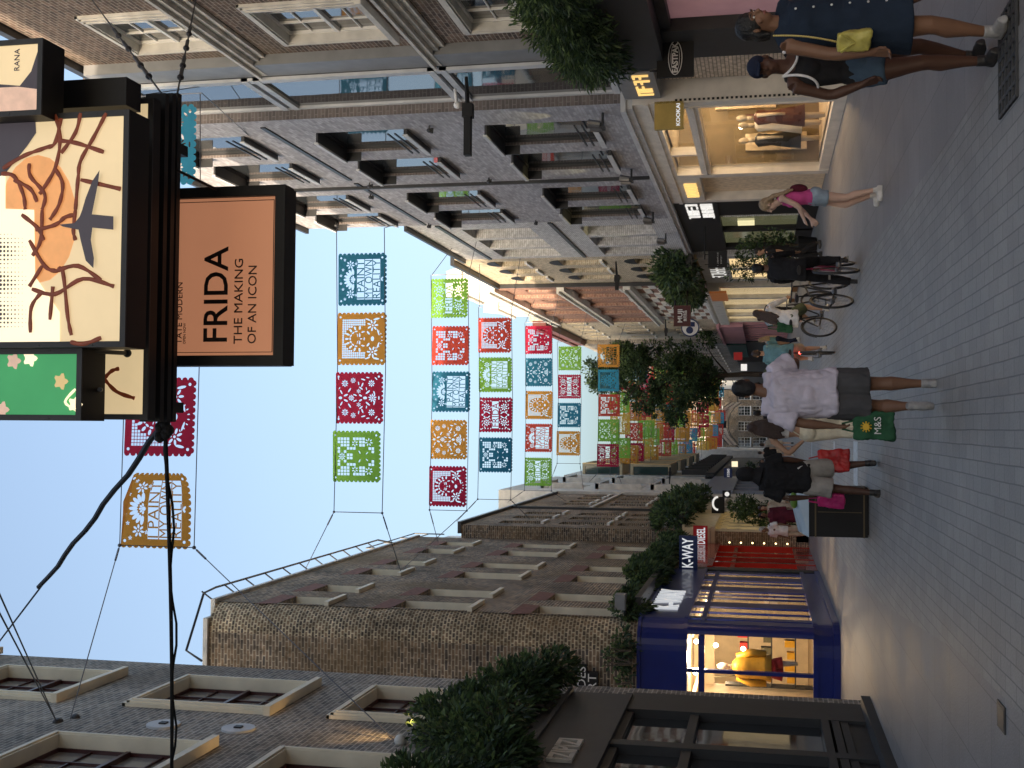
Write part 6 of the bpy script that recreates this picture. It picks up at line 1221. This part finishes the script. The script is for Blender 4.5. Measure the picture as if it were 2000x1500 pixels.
# --- bicycles and riders
def bike(label,loc,rz,fm,basket=False,light=None):
    B=thing('bicycle',loc,label,'bicycle',None,rz); r_=.34
    for nm,y in (('wheel',-.52),('wheel',.52)):
        b=MB(); ps=[(0,y+r_*math.cos(k/28*2*math.pi),r_+.02+r_*math.sin(k/28*2*math.pi)) for k in range(29)]; b.tube(ps,.021,7,cap=False); w_=put(nm,b.mesh('t','shoe_black'),'shoe_black',B)
        b=MB(); ps=[(0,y+(r_-.03)*math.cos(k/28*2*math.pi),r_+.02+(r_-.03)*math.sin(k/28*2*math.pi)) for k in range(29)]; b.tube(ps,.006,5,cap=False); b.tube([(-.04,y,r_+.02),(.04,y,r_+.02)],.025,8)
        for k in range(14): a=k/14*2*math.pi; b.tube([(.02*(-1)**k,y,r_+.02),(0,y+(r_-.03)*math.cos(a),r_+.02+(r_-.03)*math.sin(a))],.0028,3)
        put('rim',b.mesh('s','silver'),'silver',w_)
    b=MB(); bb=(0,-.08,.3); se=(0,-.22,.82); hdt=(0,.36,.86); rc=(0,-.52,.36)
    for p,q in ((bb,se),(bb,hdt),((0,-.18,.72),(0,.35,.78)),(bb,rc),((0,-.2,.74),rc),(hdt,(0,.52,.36))): b.tube([p,q],.016,7)
    b.tube([(0,.36,.86),(0,.34,.98)],.014,7); b.tube([(0,-.22,.82),(0,-.24,.9)],.013,7); put('frame',b.mesh('f',fm),fm,B)
    b=MB(); b.tube([(-.27,.24,1.02),(-.1,.34,1.0),(.1,.34,1.0),(.27,.24,1.02)],.013,7); put('handlebar',b.mesh('h','shoe_black'),'shoe_black',B)
    b=MB(); b.tube([(0,-.36,.93),(0,-.24,.94),(0,-.1,.925)],[.08,.07,.025],10,el=.4,side=(1,0,0)); put('saddle',b.mesh('s','shoe_black'),'shoe_black',B)
    b=MB(); b.tube([(-.09,-.08,.3),(.09,-.08,.3)],.045,10); b.tube([(.1,-.08,.3),(.1,-.0,.16)],.01,5); b.tube([(-.1,-.08,.3),(-.1,-.16,.44)],.01,5); b.box(.08,.18,-.04,.04,.14,.17); b.box(-.18,-.08,-.2,-.12,.43,.46); put('crank',b.mesh('c','silver'),'silver',B)
    b=MB(); b.tube([(0,-.52-.37*math.cos(a),.36+.37*math.sin(a)) for a in [R(10+12*k) for k in range(10)]],.022,6,el=.4,side=(1,0,0)); put('mudguard',b.mesh('c','shoe_black'),'shoe_black',B)
    if light: b=MB(); b.ell((0,-.4,.72),(.025,.015,.03)); put('tail_light',b.mesh('l',light),light,B)
    return B
RP=dict(pel=(0,-.2,.98),wa=(0,-.16,1.13),ch=(0,-.06,1.33),ne=(0,.0,1.5),hd=(0,.05,1.67),sr=(.18,0,1.45),sl=(-.18,0,1.45),er=(.24,.14,1.22),el=(-.24,.14,1.22),wr=(.24,.26,1.06),wl=(-.24,.26,1.06),hr=(.09,-.18,.95),hl=(-.09,-.18,.95),kr=(.1,.14,.66),kl=(-.1,.2,.8),ar=(.12,-.02,.26),al=(-.12,-.1,.54))
mat('tail_red',(.8,.02,.02),.4,em=(1,.05,.04),es=6,var=0); mat('bike_red',(.25,.02,.06),.35)
bike('dark red bicycle with black mudguards, ridden by the cyclist in black',(2.62,19.9,0),R(-14),'bike_red'); bike('second black bicycle, front one of the two beside the black clad rider',(2.35,21.1,0),R(-24),'shoe_black')
person('cyclist all in black with a grey band across the back, astride the dark red bicycle',(2.62,19.9,0),1.63,R(-14),{**RP,'al':(-.25,-.1,.09),'kl':(-.2,0,.5)},'m','brown','black','cap',('hoodie','black'),('trousers','black'),'black',.012,seed=14)
bike('city bicycle with green tyres ridden by the long haired cyclist',(2.4,25.6,0),R(-38),'shoe_black'); T,P,s=person('cyclist with very long brown hair in a white loose shirt and dark skirt',(2.4,25.6,0),1.66,R(-38),RP,'f','tan','brown','long',('shirt','white'),('shorts','olive'),'white',.013,seed=15)
bag('shoulder_bag','green cloth bag hanging beside the long haired cyclist',(2.1,25.4,1.2),.24,.3,.12,'cloth_green',R(30),.2,seed=8)
bike('black bicycle with a glowing red tail light behind the lilac man arm',(1.62,26.5,0),R(-2),'shoe_black',light='tail_red'); person('cyclist in a grey teal top riding away, red tail light below',(1.62,26.5,0),1.7,R(-2),RP,'m','tan','brown','short',('tee','teal'),('shorts','beige'),'white',.014,seed=16)
# --- people along the left shopfronts and down the street
FARP=[(-3.02,36,1.6,150,'f','brown','grey','bob',('tee','white'),('trousers','beige'),'person in loose white shirt and beige trousers outside the cream shopfront'),
(-2.62,36.3,1.62,-160,'f','brown','black','bob',('robe','burgundy'),('none',''),'woman in burgundy robe standing between the white shirted person and the bin'),
(-2.45,37,1.63,170,'f','tan','brown','bob',('robe','beige'),('none',''),'woman in pinkish beige robe just behind the burgundy robe'),
(4.6,31.5,1.72,80,'m','tan','black','short',('tee','black'),('trousers','black'),'man in black standing by the dark shopfront at right'),
(3.9,43.5,1.7,10,'m','fair','brown','short',('tee','denim_light'),('shorts','navy'),'man in pale blue shirt near the pink shopfront'),
(4.4,46,1.72,-30,'m','fair','black','short',('tee','black'),('trousers','black'),'man in black tee near the pink shopfront'),
(3.6,50,1.68,40,'f','fair','blond','long',('tank','teal'),('trousers','navy'),'blond woman in teal near the pink shopfront'),
(1.15,33,1.74,0,'m','brown','black','short',('tee','navy'),('trousers','navy'),'man in navy walking away, half hidden by the lilac man'),
(.45,38,1.76,5,'m','deep','black','fro',('tee','black'),('trousers','black'),'man with rounded black hair between lilac man and cream trousered woman'),
(-.1,48,1.7,178,'f','fair','brown','long',('tank','white'),('hotpants','denim_mid'),'woman in white tank walking toward us behind the cream trousered woman'),
(-1.25,60,1.75,2,'m','fair','brown','short',('tee','black'),('shorts','beige'),'man in black tee and beige shorts farther down the middle'),
(-.85,60.5,1.66,-3,'f','fair','brown','bob',('tee','grey'),('shorts','beige'),'woman in grey tee and beige shorts farther down the middle'),
(-1.7,52,1.72,185,'m','tan','black','short',('tee','beige'),('trousers','charcoal'),'man in beige tee coming toward us past the hooded man'),
(.9,62,1.7,175,'f','fair','blond','long',('dress','white'),('none',''),'woman in a white dress far down the street'),
(1.9,70,1.74,3,'m','fair','brown','short',('tee','red'),('trousers','navy'),'man in red tee under the street tree'),
(2.9,66,1.72,-5,'m','brown','black','short',('tee','olive'),('trousers','charcoal'),'man in olive tee under the street tree'),
(-2.0,72,1.7,180,'f','tan','black','long',('tank','black'),('trousers','black'),'woman in black far down the left side'),
(-.4,84,1.74,0,'m','fair','brown','short',('tee','blue'),('shorts','grey'),'man in blue tee and grey shorts far down the street'),
(.4,95,1.7,180,'f','fair','brown','bob',('tee','pink'),('trousers','white'),'person in pink tee and white trousers very far down the street'),
(-1.4,98,1.75,4,'m','tan','black','short',('tee','white'),('trousers','navy'),'man in white tee and navy trousers very far down the street'),
(2.2,100,1.72,0,'m','fair','brown','short',('tee','charcoal'),('trousers','grey'),'man in charcoal tee very far down the right side')]
wk=[dict(kr=(.1,.14,.5),ar=(.1,.1,.09),kl=(-.1,.02,.5),al=(-.1,-.2,.13)),dict(),dict(kl=(-.1,.16,.5),al=(-.1,.12,.09),kr=(.1,0,.5),ar=(.1,-.16,.12),er=(.22,.05,1.15),wr=(.2,.2,.98))]
for i,(x,y,H_,a,sx,skn,hr,hs,tp,bt,lb) in enumerate(FARP):
    person(lb,(x,y,0),H_,R(a),wk[i%3] if i>2 else {},sx,skn,hr,hs,tp,bt,'black' if i%2 else 'white',.016 if y<40 else .022,hands=y<40,seed=20+i)
